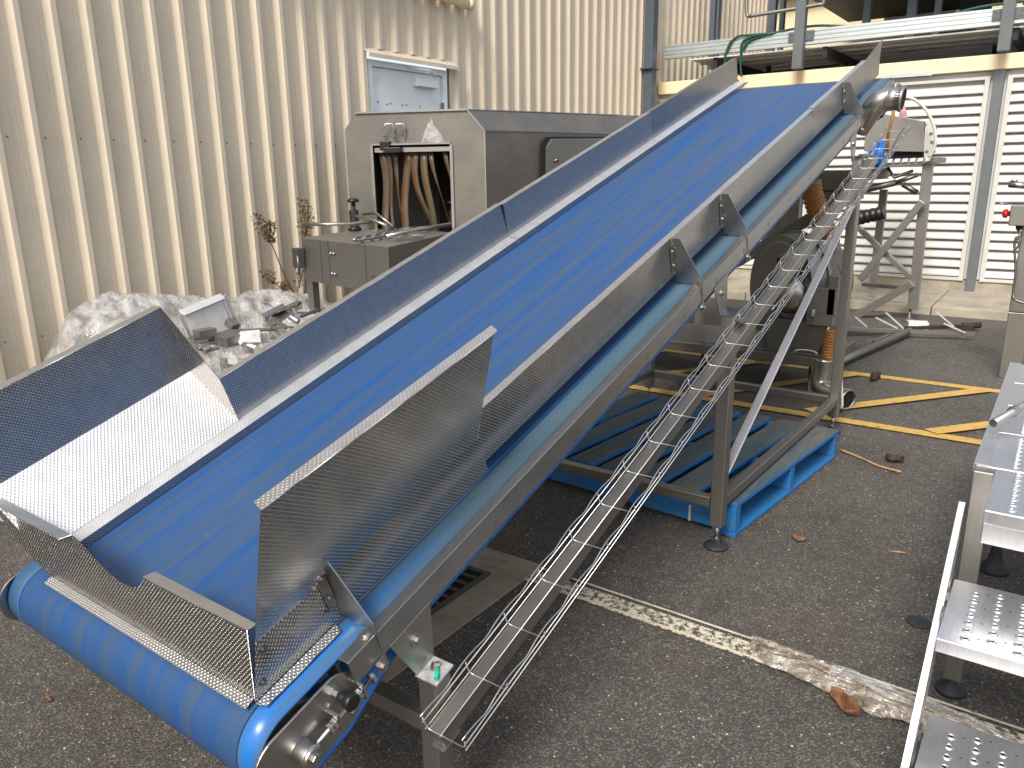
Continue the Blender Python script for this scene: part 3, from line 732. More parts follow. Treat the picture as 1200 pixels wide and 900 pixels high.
# ---- tail tensioner plate, near side
for m in (lambda u: u, mir):
    sg = 1 if m(0) == 0 else -1
    mb = MB(); ct = -2.005; pts = []
    for a in range(0, 19): q = radians(90 + a * 10); pts.append((ct + .066 * cos(q), -.078 + .066 * sin(q)))
    for a in range(0, 19): q = radians(-90 + a * 10); pts.append((-1.868 + .062 * cos(q), -.078 + .066 * sin(q)))
    mb.prism([W(m(-.022), a, b) for a, b in pts], UV_ * .006 * sg); tp = mb.build('tensioner_plate', 'stainless', cv, bevel=.0015)
    mb = MB(); ax = UV_ * sg
    mb.lathe(W(m(-.016), -1.968, -.088), ax, [(0, .024), (.030, .024), (.031, .021), (.036, .020)], 24); mb.lathe(W(m(.015), -1.968, -.088), ax, [(0, .011), (.012, .011)], 6, False); mb.build('axle_boss', 'stainless', tp, bevel=.001)
    mb = MB(); mb.tube([W(m(.002), -1.975, -.088), W(m(.002), -1.79, -.078)], .0055, 10)
    for q in (-1.915, -1.905, -1.835, -1.795): mb.lathe(W(m(.002), q, -.088 + (q + 1.975) * .054), TV, [(0, .0115), (.008, .0115)], 6, False)
    mb.build('tension_rod', 'stainless_clean', tp)
    mb = MB(); mb.box(W(m(-.002), -1.892, -.084), UV_ * .014, TV * .004, NV * .020); mb.cut(); mb.box(W(m(-.002), -1.822, -.080), UV_ * .014, TV * .003, NV * .022); mb.build_each('rod_guide', 'stainless', tp, .001)
    mb = MB(); mb.lathe(W(m(-.016), -1.868, -.040), ax, [(0, .013), (.008, .013), (.008, .009), (.020, .009)], 6, False); kb = mb.build('plunger', 'stainless_clean', tp)
    mb = MB(); mb.lathe(W(m(.004), -1.868, -.040), ax, [(0, .010), (.008, .013), (.016, .010), (.020, .010), (.022, .017), (.036, .017), (.038, .015)], 20); mb.build('knob', 'black_plastic', kb)
    mb = MB(); hexbolt(mb, W(m(-.016), -1.850, -.115), ax, .007, .014); hexbolt(mb.cut(), W(m(-.016), -1.885, -.060), ax, .006, .004); mb.build_each('bolt', 'stainless', tp)
# end plate under channel, snub bracket
mb = MB(); mb.box(W(MID, -1.83, -.03), UV_ * .50, TV * .003, NV * .028); mb.build('bed_end_plate', 'stainless_dull', cv)
# ---- cable tray with its support rail
A0, A1 = S(.058, -1.592, .298), S(.058, 1.875, 1.480)
td = (A1 - A0).normalized(); tn_ = UV_.cross(td); tn_ = tn_ if tn_.z > 0 else -tn_
mb = MB(); mb.box((A0 + A1) / 2 - tn_ * .022 + UV_ * .019, (A1 - A0) / 2, UV_ * .0185, tn_ * .020); tr = mb.build('tray_rail', 'stainless_post', cv, bevel=.002)
mb = MB(); TWID = .108; U0 = .0; Hs = .036; PIT = .150
Ltot = (A1 - A0).length + .45
def tp_(l, u, h): return A0 + td * l + UV_ * u + tn_ * h
rw = .0017
mb.tube([tp_(-.005, U0, .002), tp_(Ltot, U0, .002)], rw, 5, True); mb.tube([tp_(-.005, U0 + .040, .002), tp_(Ltot, U0 + .040, .002)], rw, 5)
mb.tube([tp_(-.005, U0 + TWID, .002), tp_(Ltot, U0 + TWID, .002)], rw, 5)
def wavy(u, h, ph, ay=.010, au=0):
    pts = []; l = -.005; n = 0
    while l < Ltot:
        x = ((l + PIT / 2) % PIT) / PIT
        pts.append(tp_(l, u + au * sin(pi * x), h + ay * sin(pi * x))); l += PIT / 10
    return pts
mb.tube(wavy(U0, Hs - .004, 0, .010), rw, 5); mb.tube([tp_(-.005, U0, Hs - .012), tp_(Ltot, U0, Hs - .012)], rw, 5)
mb.tube(wavy(U0 + TWID, Hs - .014, 0, .012), rw, 5); mb.tube([tp_(-.005, U0 + TWID, Hs - .020), tp_(Ltot, U0 + TWID, Hs - .020)], rw, 5)
l = 0.0
while l < Ltot:
    pts = [tp_(l, U0 - .001, Hs), tp_(l, U0, .010), tp_(l, U0 + .006, .002), tp_(l, U0 + .014, 0), tp_(l, U0 + TWID - .014, 0), tp_(l, U0 + TWID - .004, .004), tp_(l, U0 + TWID, .012), tp_(l, U0 + TWID, Hs - .012)]
    mb.tube(pts, .0019, 5); l += PIT
mb.build('wire_basket', 'wire', cv)
mb = MB(); mb.box(S(.062, sA, .895), UV_ * .018, DV * .022, UP * .004); hexbolt(mb, S(.054, sA, .83), UV_, .006, .006); hexbolt(mb, S(.054, sA, .80), UV_, .006, .006)
mb.box(A0 + UV_ * .02 - tn_ * .045 + td * .02, UV_ * .02, td * .03, tn_ * .002); mb.build('tray_clip', 'stainless_clean', cv)
mb = MB()
for k, (a, b) in enumerate(((1.9, 3.0), (2.5, Ltot), (2.9, Ltot))):
    pts = []; l = a
    while l < b: pts.append(tp_(l, U0 + .075 + .018 * k * .6 + .01 * sin(l * 7 + k * 2), .006 + .004 * sin(l * 11 + k))); l += .06
    mb.tube(pts, .0032 if k < 1 else .0042, 6)
mb.build('cable', 'black_plastic' if False else 'stainless_dull', cv)
# ---- head end details: drive bracket, isolator, cable
mb = MB(); mb.box(W(.006, 2.50, -.09), UV_ * .006, TV * .20, NV * .03); mb.box(W(MID, 2.56, -.17), UV_ * .40, TV * .003, NV * .05)
mb.build('head_frame_plate', 'stainless_dull', cv, bevel=.001)
mb = MB(); mb.poly([W(-.99, 2.80, .02), W(-.99, 2.86, -.04), W(-.99, 2.90, .03), W(-.99, 2.83, .055)], .003); mb.box(W(-.955, 2.86, .012), UV_ * .03, TV * .03, NV * .002); mb.build('head_scraper_lug', 'stainless_dull', cv)
mb = MB(); mb.box(W(.03, 2.47, -.08), UV_ * .03, TV * .03, NV * .028); mb.build('isolator_box', 'grey_paint', cv, bevel=.003)
mb = MB(); mb.tube(spline([W(.02, 2.30, -.10), W(.04, 2.38, -.05), W(.05, 2.47, -.02), W(.06, 2.52, -.03)], 6), .010, 8); mb.build('power_lead', 'black_plastic', cv)
mb = MB(); mb.tube(spline([W(.055, 2.44, -.06), W(.06, 2.40, -.12), W(.05, 2.36, -.20), W(.05, 2.34, -.30)], 6), .009, 8); mb.build('orange_lead', 'orange_hose', cv)
mb = MB(); mb.sheet([[W(.07, 2.50, -.10), W(.09, 2.53, -.10)], [W(.075, 2.49, -.13), W(.10, 2.54, -.135)], [W(.07, 2.49, -.17), W(.105, 2.55, -.165)]], .001); mb.build('pink_ribbon', 'pink_tag', cv)
mb = MB(); mb.tube([W(.05, 2.50 + .025 * cos(a), .0 + .025 * sin(a)) for a in [radians(k * 20) for k in range(17)]], .0035, 6); mb.build('lead_loop', 'white_plastic', cv)

# ================================================================== PALLET
pc = gz(861, 631.5); ph = radians(5.3)
pa = V((sin(ph), cos(ph), 0)); pb = V((-cos(ph), sin(ph), 0)); LP = 1.165
pal = thing('blue_pallet', pc + pa * LP / 2 + pb * LP / 2, 'worn blue wooden pallet under the middle legs of the conveyor', 'pallet')
def pbox(a0, a1, b0, b1, z0, z1): return MB().box(pc + pa * (a0 + a1) / 2 + pb * (b0 + b1) / 2 + UP * (z0 + z1) / 2, pa * (a1 - a0) / 2, pb * (b1 - b0) / 2, UP * (z1 - z0) / 2)
# boards run along pa; stringers along pb
wid = [.135, .125, .125, .13, .125, .125, .135]; gap = (LP - sum(wid)) / 6; b0 = 0
for k, w in enumerate(wid):
    mb = pbox(.006 * random.random(), LP - .006 * random.random(), b0, b0 + w, .128 + .001 * random.random(), .150)
    # painted edges: side faces blue, upper face weathered
    for i in range(len(mb.f)):
        n = (mb.v[mb.f[i][1]] - mb.v[mb.f[i][0]]).cross(mb.v[mb.f[i][2]] - mb.v[mb.f[i][1]]).normalized()
        mb.mi[i] = 0 if abs(n.z) > .5 else 1
    mb.build('deck_board', ['pallet_deck', 'pallet_blue'], pal, bevel=.003); b0 += w + gap
for a0 in (0.001, LP / 2 - .022, LP - .045): pbox(a0, a0 + .044, .002, LP - .002, .022, .1275).build('stringer', 'pallet_blue', pal, bevel=.003)
for bb in (0, LP / 2 - .05, LP - .10): pbox(.001, LP - .001, bb, bb + .10, .001, .0215).build('bottom_board', 'pallet_blue', pal, bevel=.003)
# white maker marks (worn stencil strokes) on the block end facing the camera
mb = MB()
for k, (a, b, h, w) in enumerate(((.085, .05, .05, .004), (.070, .075, .02, .004), (.060, .055, .012, .004), (.045, .06, .03, .004), (.20, .035, .07, .005))):
    mb.box(pc - pa * .0005 + pb * a + UP * (b + .02), pa * .0004, pb * w, UP * h / 2)
mb.build('stencil_mark', 'white_line_edge', pal)

# ================================================================== TUNNEL WASHER (left, behind)
ZT_ = 1.83
A_ = gz(416.7, 132.5, ZT_); B_ = gz(547.5, 128.3, ZT_); D_ = gz(724, 134.7, ZT_)
fd = (B_ - A_).normalized(); fn = V((fd.y, -fd.x, 0))         # face normal towards camera
def onface(x, y, off=0):
    v = ray(x, y); t_ = (A_ + fn * off - EYE).dot(fn) / v.dot(fn); return EYE + v * t_
A2 = onface(404, 152); B2 = onface(568, 153); A3 = V((A2.x, A2.y, .62)); B3 = V((B2.x, B2.y, .62))
side = D_ - B_; ws = thing('tunnel_washer', ((A2 + B2) / 2 + side / 2).xy.to_3d(), 'big stainless tunnel washer with ragged strip curtain in front of the door', 'washing machine')
sd = side.normalized(); sn = V((sd.y, -sd.x, 0))
K = 1.9
mb = MB()
# front face with opening: frame of quads around the opening
o1, o2 = onface(436, 171), onface(529, 170.5); zo = o1.z; zo2 = .70
ol, orr = V((o1.x, o1.y, 0)), V((o2.x, o2.y, 0))
fr = [A3, A2, A_, B_, B2, B3]
def z_(p, z): return V((p.x, p.y, z))
th = .0
def quad(*p):
    i = mb.add(p); mb.face([i + k for k in range(len(p))])
quad(A3, z_(ol, .62), z_(ol, zo), A_ * .5 + A2 * .5, A2); quad(z_(ol, zo), z_(orr, zo), B_, A_, A_ * .5 + A2 * .5)
quad(z_(orr, zo), z_(orr, .62), B3, B2, B_); quad(z_(ol, .62), z_(orr, .62), z_(orr, zo2), z_(ol, zo2))
quad(B_, D_, D_ + (B2 - B_), B2)                                        # sloped shoulder
quad(B2, B2 + side * K, B3 + side * K, B3)                               # side
quad(B_ + side, B_ + side * K, B2 + side * K, B2 + side)
back = fd * -.60
quad(A_, B_, B_ + side * K, A_ + side * K - fd * .0)                       # top
quad(A2, A_, A_ + side * K, A2 + side * K); quad(A3, A2, A2 + side * K, A3 + side * K); quad(A3 + side * K, A2 + side * K, A_ + side * K, B_ + side * K, B2 + side * K, B3 + side * K)
quad(A3, B3, B3 + side * K, A3 + side * K)
wb = mb.build('housing', 'washer_steel', ws)
mb = MB(); e = UP * .0
mb.bar(A_ + fn * .004, B_ + fn * .004, .02, .012); mb.bar(B_ + fn * .003, B2 + fn * .003, .012, .008); mb.bar(B_, D_, .012, .006); mb.bar(B2, B2 + side * K, .008, .008); mb.bar(B2, B3, .008, .008, fd)
mb.build('housing_seam', 'stainless_clean', ws)
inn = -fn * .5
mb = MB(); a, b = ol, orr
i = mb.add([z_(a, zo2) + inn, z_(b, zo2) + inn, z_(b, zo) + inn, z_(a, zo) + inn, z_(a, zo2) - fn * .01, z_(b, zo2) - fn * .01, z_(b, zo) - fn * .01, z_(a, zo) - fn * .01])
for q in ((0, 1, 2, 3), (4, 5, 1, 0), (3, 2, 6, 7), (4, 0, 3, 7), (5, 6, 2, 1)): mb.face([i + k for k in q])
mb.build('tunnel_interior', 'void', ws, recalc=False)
mb = MB(); ow = (b - a).length
mb.bar(z_(a, zo + .006) + fn * .012, z_(b, zo + .006) + fn * .012, .03, .010); mb.bar(z_(a, .7) + fn * .008, z_(a, zo) + fn * .008, .012, .02, fd); mb.bar(z_(b, .7) + fn * .008, z_(b, zo) + fn * .008, .012, .02, fd)
mb.bar(z_(a, zo - .03) + fn * .004 + fd * .02, z_(b, zo - .03) + fn * .004 - fd * .01, .006, .03); mb.build('opening_frame', 'stainless', ws)
random.seed(3)
for k, (x0, w, sway, tw) in enumerate(((.06, .055, .00, 0), (.135, .04, .12, .5), (.235, .055, -.05, .1), (.30, .05, .10, .25), (.375, .05, .03, .1), (.425, .035, .16, .6), (.515, .035, .14, .7), (.09, .04, .02, .2))):
    sc_ = ow / .57; rows = []
    for j in range(13):
        h = j / 12; z = zo - .045 - h * (.60 + .05 * (k % 3)); cx_ = (x0 * 1.0 + sway * h * h * .9 + .015 * sin(h * 6 + k)) * sc_
        dp_ = .03 + .05 * sin(h * 4 + k) * h + .12 * h * h * (1 if k % 2 else .3); tn2 = cos(tw * 2.2 * sin(pi * h)); 
        dv_ = fd * (w * sc_ * max(.35, tn2) / 2) + fn * (w * .5 * sin(tw * 2.2 * h))
        c_ = z_(a, z) + fd * cx_ - fn * dp_
        rows.append([c_ - dv_, c_, c_ + dv_])
    MB().sheet(rows, .002, None, True).build('curtain_strip', 'strip_curtain', ws)
mb = MB(); c_ = onface(461, 176, .02); mb.box(c_ - UP * .0, fd * .06, fn * .03, UP * .018); mb.box(onface(452, 171, .02), fd * .035, fn * .028, UP * .030); cl = mb.build('latch_block', 'black_plastic', ws, bevel=.004)
mb = MB()
for q in (0, 13): mb.tube([onface(452 + q, 160, .04), onface(445 + q, 159, .05), onface(452 + q, 145, .05), onface(460 + q, 145, .04), onface(459 + q, 160, .03)], .006, 6)
mb.build('latch_bail', 'wire', cl)
mb = MB(); mb.poly([onface(x, y, .004) for x, y in ((494, 167), (498, 154), (501, 146), (502, 139), (504, 145), (506, 138), (508, 146), (515, 155), (519, 160), (520, 167))], .002); mb.build('torn_plastic_sheet', 'plastic_film', ws)
def onside(x, y, off=0):
    v = ray(x, y); t_ = (B2 + sn * off - EYE).dot(sn) / v.dot(sn); return EYE + v * t_
hp = [(646, 163.5), (760, 163), (765, 172), (765, 260), (640, 258), (640, 173)]
mb = MB(); mb.poly([onside(x - (7 if x < 700 else 0), y - 3, .01) for x, y in hp], .012); mb.build('hatch_gasket', 'black_plastic', ws)
mb = MB(); mb.poly([onside(x, y, .022) for x, y in hp], .012); hh_ = mb.build('hatch', 'stainless_dull', ws)
mb = MB()
q = [onside(x, y, .024) for x, y in hp]
for i in (0, 4, 5): mb.bar(q[i], q[(i + 1) % 6], .006, .010)
mb.bar(q[0], q[1], .010, .008); mb.tube([onside(649, 190, .03), onside(652, 187, .05), onside(654, 188, .03)], .008, 6); mb.build('hatch_rim', 'stainless_clean', hh_)
for p in (A3 + side * .1 + fd * .08, B3 + side * .1 - fd * .08, A3 + side * 1.7 + fd * .08, B3 + side * 1.7 - fd * .08):
    MB().bx((p.x - .03, p.y - .03, 0), (p.x + .03, p.y + .03, .63)).build('leg', 'stainless_post', ws)
# ---- infeed cabinet with guide rods
c1, c2, c3 = gz(353, 279, 1.04), gz(454.7, 289.5, 1.04), gz(502, 282.5, 1.04)
dA = (c1 - c2); dB = (c3 - c2).normalized() * 1.02
dB = V((dB.x * 1 - .22, dB.y, 0))
cb = thing('infeed_cabinet', ((c2 + dA / 2 + dB / 2).xy).to_3d(), 'low stained stainless cabinet with guide rods before the washer opening', 'cabinet')
mb = MB(); i = mb.add([c2, c1, c1 + dB, c2 + dB] + [p - UP * .262 for p in (c2, c1, c1 + dB, c2 + dB)])
for q in ((0, 1, 2, 3), (7, 6, 5, 4), (0, 4, 5, 1), (1, 5, 6, 2), (2, 6, 7, 3), (3, 7, 4, 0)): mb.face([i + k for k in q])
mb.build('cabinet_body', 'stainless_dull', cb, bevel=.004)
n1 = V((dA.y, -dA.x, 0)).normalized(); n1 = n1 if n1.dot(EYE - c2) > 0 else -n1
mb = MB()
for f in (.24, .34, .76): mb.cut().box(c2 + dA * (1 - f) - UP * .13 + n1 * .001, dA.normalized() * .001, n1 * .0015, UP * .128)
mb.build_each('panel_seam', 'stainless_dark', cb)
mb = MB()
for f in (.46, .50):
    for zz in (.085, .225): mb.cut().lathe(c2 + dA * (1 - f * .82) - UP * (zz * .85) + n1 * .001, n1, [(0, .011), (.010, .011), (.014, .006)], 10)
mb.build_each('stud', 'stainless_clean', cb)
mb = MB(); mb.box(c2 + dA * .15 - UP * .19 + n1 * .002, dA.normalized() * .028, n1 * .002, UP * .024); mb.build('rating_plate', 'stainless_dark', cb)
mb = MB(); mb.box(c1 - UP * .12 + n1 * .03 + dA.normalized() * .0, dA.normalized() * .04, n1 * .02, UP * .06); mb.tube([c1 - UP * .10 + n1 * .05 - dA.normalized() * .03, c1 - UP * .22 + n1 * .05 - dA.normalized() * .035], .008, 6); mb.build('side_lever', 'stainless_dark', cb)
for p in (c1 - dA * .05 + dB * .05, c2 + dA * .06 + dB * .05, c1 - dA * .05 + dB * .9, c2 + dA * .06 + dB * .9):
    MB().bx((p.x - .025, p.y - .025, 0), (p.x + .025, p.y + .025, .785)).build('leg', 'stainless_post', cb)
def knobpost(px, py, h, name='guide_knob'):
    p = gz(px, py, 1.045)
    mb = MB(); mb.lathe(p, UP, [(0, .045), (.02, .045), (.022, .032), (h * .62, .032), (h * .63, .014), (h * .86, .014), (h * .87, .040), (h * .93, .042), (h, .02)], 16); mb.build(name, 'black_plastic', cb); return p
k1 = knobpost(416, 270, .22); k2 = knobpost(531, 266.5, .19)
def zz(x, y, z): return gz(x, y, z)
for pts, r in (([zz(355, 263, 1.12), zz(412, 262.5, 1.12), zz(450, 258, 1.12)], .011), ([zz(418, 253, 1.15), zz(445, 261, 1.12), zz(462, 268, 1.08)], .010),
               ([zz(425, 251, 1.15), zz(440, 249.5, 1.16), zz(462, 266, 1.10), zz(459, 271, 1.05)], .010), ([zz(452, 277, 1.07), zz(480, 271, 1.09), zz(528, 263, 1.11)], .012)):
    mb = MB(); mb.tube(pts, r, 8); mb.build('guide_rod', 'stainless', cb)
mb = MB(); pts = []
a, b = zz(416, 282, 1.06), zz(478, 272, 1.06)
for k in range(60):
    f = k / 59; q = f * 2 * pi * 6; pts.append(a + (b - a) * f + UP * .018 * sin(q) + fn * .018 * cos(q))
mb.tube(pts, .008, 6); mb.tube([a, b], .009, 6); mb.build('chain', 'stainless', cb)
mb = MB(); random.seed(5)
rows = [[zz(460 + 6 * i + 2 * j, 279 - 3 * j - .5 * i, 1.05 + .02 * noise.noise(V((i * .9, j * 1.3, 2))) + .012) for j in range(5)] for i in range(7)]
mb.sheet(rows, .002, None, True); mb.build('plastic_scrap', 'plastic_film', cb)

# ================================================================== RUBBISH HEAP by the wall
hpz = [(1.2, .02), (1.72, .04), (1.84, .38), (1.92, .60), (2.04, .73), (2.25, .79), (2.61, .72), (3.02, .66), (3.28, .68), (3.57, .60), (3.8, .5), (4.1, .3), (4.3, .03)]
def Hh(y):
    for (a, b), (c, d) in zip(hpz[:-1], hpz[1:]):
        if a <= y <= c: return b + (d - b) * (y - a) / (c - a)
    return .02
rows = []
for i in range(110):
    y = 1.22 + i * (4.26 - 1.22) / 109; r = []
    for j in range(60):
        x = -4.60 + j * (1.55 / 59)
        f = j / 59; prof = min(1, (f * 3.2 + .55)) * (1 - max(0, (f - .33) / .67)) ** .8
        p = V((x * 2.4, y * 2.4, 1.0))
        rg = 1 - abs(noise.noise(p * 2.0)) * 2; rg2 = 1 - abs(noise.noise(p * 5.1 + V((3, 1, 0)))) * 2; rg3 = 1 - abs(noise.noise(p * 11 + V((1, 7, 0)))) * 2
        z = Hh(y) * prof + (.062 * rg + .026 * rg2 + .008 * rg3 - .07) * (.4 + .6 * prof)
        r.append(V((x + .02 * noise.noise(p * 4), y + .02 * noise.noise(p * 4 + V((9, 9, 9))), max(.01, z))))
    rows.append(r)
mb = MB(); mb.sheet(rows, .002, None, True); tag(mb.build('plastic_sheeting', 'plastic_film'), 'crumpled clear plastic sheeting heaped against the cream ribbed wall', 'plastic sheeting')
# core rubbish under film so that it is not hollow
mb = MB(); random.seed(11)
for k in range(40):
    y = random.uniform(1.6, 4.0); x = random.uniform(-4.5, -3.7); h = Hh(y) * .6 * (1 - max(0, (x + 4.1)) * .8)
    d = V((random.uniform(-1, 1), random.uniform(-1, 1), random.uniform(-.4, .4))).normalized() * random.uniform(.08, .22)
    mb.bar(V((x, y, h * random.uniform(.3, .9))) - d, V((x, y, h * random.uniform(.3, .9))) + d, random.uniform(.02, .12), random.uniform(.01, .06))
tag(mb.build('scrap_core', 'scrap_white'), 'jumble of pale metal offcuts showing through the clear sheeting', 'scrap metal')['kind'] = 'stuff'
# big tray, standing on edge
XH = -3.72
def hx(x, y, X=XH): return gx(x, y, X)
tq = [hx(213, 367), hx(261, 347), hx(278, 386), hx(226, 396)]
nx = V((.55, -.25, .8)).normalized()
q = thing('metal_tray', hx(245, 385), 'rimmed pale metal tray tilted up on top of the plastic heap', 'tray')
MB().poly(tq, .004, None).build('tray_base', 'scrap_white', q)
mb = MB()
for i in range(4): mb.bar(tq[i], tq[(i + 1) % 4], .045, .007, nx)
mb.bar(hx(218, 374), hx(264, 354), .02, .006, V((1, 0, 0)))
mb.build('tray_rim', 'bright_bar', q, bevel=.001)
def scrap(name, mat, label, cat, fn_):
    mb = MB(); fn_(mb); tag(mb.build(name, mat, bevel=.002), label, cat)
scrap('scrap_sheet', 'bluegrey_paint', 'small slate blue panel lying on the right of the plastic heap', 'sheet', lambda m: m.poly([hx(307, 370, -3.75), hx(332, 357, -3.75), hx(336, 361, -3.6), hx(311, 374, -3.6)], .01))
def f1(m):
    m.poly([hx(310, 376, -3.6), hx(345, 356, -3.7), hx(352, 362, -3.55), hx(318, 386, -3.45)], .006); m.bar(hx(322, 366, -3.6), hx(351, 353, -3.65), .04, .006)
    m.bar(hx(351, 353, -3.65), hx(352, 362, -3.6), .03, .006)
scrap('folded_bracket', 'stainless', 'bent stainless bracket plate beside the slate blue panel', 'bracket', f1)
def f2(m):
    m.bar(hx(272, 388, -3.5), hx(318, 386, -3.5), .10, .008); m.bar(hx(316, 372, -3.5), hx(336, 384, -3.45), .05, .02); m.bar(hx(320, 384, -3.45), hx(344, 383, -3.4), .03, .008)
scrap('flat_strip', 'stainless_dull', 'flat dark steel strip lying across the scrap below the tray', 'metal strip', f2)
def f3(m):
    a = [hx(279, 392, -3.4), hx(301, 390, -3.4), hx(303, 405, -3.35), hx(281, 405, -3.35)]; m.poly(a, .03)
    for x in (305, 309, 313): m.bar(hx(x, 389, -3.4), hx(x, 402, -3.4), .02, .02, V((1, 0, 0)))
    m.bar(hx(279, 400, -3.38), hx(300, 407, -3.3), .02, .012)
scrap('white_box_section', 'scrap_white', 'short white box section with slotted end in the scrap', 'box section', f3)
def f4(m):
    m.bar(hx(224, 397, -3.5), hx(246, 394, -3.5), .05, .02); m.bar(hx(228, 402, -3.5), hx(249, 399, -3.5), .09, .006); m.tube([hx(232, 408, -3.4), hx(243, 411, -3.4), hx(256, 407, -3.4)], .012, 8)
    m.box(hx(240, 390, -3.5), (.03, 0, 0), (0, .05, 0), (0, 0, .02)); m.tube([hx(238, 412, -3.4), hx(246, 407, -3.4)], .02, 8)
scrap('hinge_plates', 'stainless', 'small rusty hinge plates at the foot of the tilted tray', 'hinges', f4)
def f5(m):
    m.bar(hx(337, 366, -3.55), hx(366, 367, -3.5), .02, .012); m.bar(hx(343, 362, -3.55), hx(349, 374, -3.5), .02, .02); m.bar(hx(352, 371, -3.5), hx(372, 363, -3.5), .018, .018); m.tube([hx(340, 371, -3.5), hx(350, 377, -3.45)], .018, 8)
scrap('angle_offcuts', 'stainless_clean', 'stainless angle offcuts at the right end of the plastic heap', 'offcuts', f5)
def f6(m):
    m.bar(hx(255, 400, -3.45), hx(281, 393, -3.45), .16, .05); m.bar(hx(268, 376, -3.6), hx(276, 384, -3.55), .05, .04)
scrap('grey_channel', 'stainless_dull', 'dull grey channel piece lying beneath the tilted tray', 'channel', f6)

# ================================================================== WEEDS
def weed(pts, head, label, n, seed):
    random.seed(seed); mb = MB(); mb.tube(spline(pts, 4), [.006 - .003 * k / (4 * (len(pts) - 1)) for k in range(4 * (len(pts) - 1) + 1)], 5)
    for (c, rx, rz, tilt) in head:
        for k in range(n):
            f = random.uniform(-1, 1); r = (1 - f * f) ** .5
            p = V(c) + V((random.uniform(-.04, .04), random.uniform(-1, 1) * rx * r + f * tilt, f * rz)); d = V((random.uniform(-1, 1), random.uniform(-1, 1), random.uniform(-.3, 1.2))).normalized() * random.uniform(.012, .028)
            s_ = d.orthogonal().normalized() * .006
            i = mb.add([p - s_, p + d - s_ * .3, p + d + s_ * .3, p + s_, p + d * .5 + d.cross(s_).normalized() * .004]); mb.face([i, i + 1, i + 4]); mb.face([i + 1, i + 2, i + 4]); mb.face([i + 2, i + 3, i + 4]); mb.face([i + 3, i, i + 4])
        for k in range(8):
            p = V(c) + V((0, random.uniform(-1, 1) * rx, random.uniform(-1, 1) * rz)); mb.tube([V(c) - V((0, tilt, rz)), p], .0025, 4)
    tag(mb.build('dead_weed', 'weed'), label, 'weed', 'dead weeds by the ribbed wall')
weed([gx(345, 345, -4.5), gx(333, 322, -4.5), gx(319, 288, -4.5), gx(308, 270, -4.5)], [(gx(309, 268, -4.5), .05, .10, -.05), (gx(316, 272, -4.5), .03, .07, 0)], 'tall brown dead weed leaning left against the ribbed wall', 110, 1)
weed([gx(357, 345, -4.45), gx(358, 300, -4.5), gx(357, 245, -4.5)], [(gx(357, 255, -4.5), .055, .13, 0)], 'upright brown dead weed behind the corner of the low cabinet', 160, 2)
weed([gx(350, 350, -4.4), gx(334, 342, -4.45), gx(315, 325, -4.5)], [(gx(316, 325, -4.5), .05, .05, -.03), (gx(334, 338, -4.5), .03, .04, 0)], 'short brown dead weed low behind the plastic heap', 50, 3)

weed([gx(347, 346, -4.42), gx(352, 325, -4.45), gx(350, 300, -4.5)], [(gx(352, 322, -4.5), .05, .09, .02)], 'sparse dead weed tuft at the foot of the wall left of the cabinet', 40, 4)
# ================================================================== BLOWER UNIT behind conveyor
bw = thing('blower_unit', (-1.7, 5.3, 0), 'dark stainless centrifugal blower unit on a low footed frame', 'blower')
def by(x, y, Y=5.2): return gy(x, y, Y)
mb = MB()
fx0, fx1, fy0, fy1, fz = -2.75, -1.12, 4.96, 5.62, .245
for a, b in (((fx0, fy0), (fx1, fy0)), ((fx0, fy1), (fx1, fy1)), ((fx0, fy0), (fx0, fy1)), ((fx1, fy0), (fx1, fy1))):
    mb.bar((a[0], a[1], fz), (b[0], b[1], fz), .05, .06)
mb.bx((fx0 + .03, fy0 + .03, fz + .031), (fx1 - .03, fy1 - .03, fz + .04))
mb.build('base_frame', 'stainless_dark', bw, bevel=.003)
mb = MB(); mb.bar((fx0 + .2, fy0 - .012, fz + .032), (-1.93, fy0 - .012, fz + .032), .05, .006); mb.build('frame_lip', 'stainless_clean', bw)
for x, y in ((-1.24, 5.06), (-2.06, 5.30), (-2.6, 5.06), (-1.2, 5.56), (-2.6, 5.56)):
    mb = MB(); mb.lathe((x, y, .0), UP, [(0.001, .055), (.010, .053), (.02, .02), (.022, .010), (.215, .010)], 20); mb.build('levelling_foot', 'stainless_dark', bw)
ax = V((-.62, -.78, 0)).normalized(); cc = V((-1.52, 5.30, .74))
cc = by(925, 336, 5.32)
mb = MB(); mb.lathe(cc - ax * .06, ax, [(0, .34), (0, .365), (.02, .372), (.03, .372), (.03, .350), (.14, .345), (.14, .30), (.145, .295)], 48, False); mb.lathe(cc + ax * .085, ax, [(0, .22), (.006, .215)], 40, False); dr_ = mb.build('fan_casing', 'stainless_dull', bw, bevel=.003)
mb = MB(); c2_ = by(978, 333, 5.34)
mb.lathe(c2_ - V((.1, .1, 0)), V((.75, -.66, 0)), [(-.05, .29), (.0, .29), (.012, .27), (.012, .17), (.02, .165)], 44, False)
for k in range(12):
    q = k * pi / 6; a_ = V((.66, .75, 0)) * cos(q) + UP * sin(q); hexbolt(mb, c2_ - V((.1, .1, 0)) + V((.75, -.66, 0)).normalized() * .012 + a_ * .245, V((.75, -.66, 0)), .010, .010)
mb.build('casing_flange', 'stainless_dull', bw)
mc = by(930, 345, 5.02)
mb = MB(); mb.lathe(mc + V((-.06, .12, .0)), V((.25, -.90, -.12)), [(-.12, .13), (.0, .13), (.08, .125), (.13, .10), (.15, .06), (.155, .02)], 32); mt = mb.build('motor', 'stainless', bw)
mb = MB()
for k in range(5): mb.lathe(mc + V((-.06, .12, .0)), V((.25, -.90, -.12)), [(-.10 + k * .03, .137), (-.092 + k * .03, .137)], 28, False)
mb.build('cooling_rib', 'stainless_dark', mt)
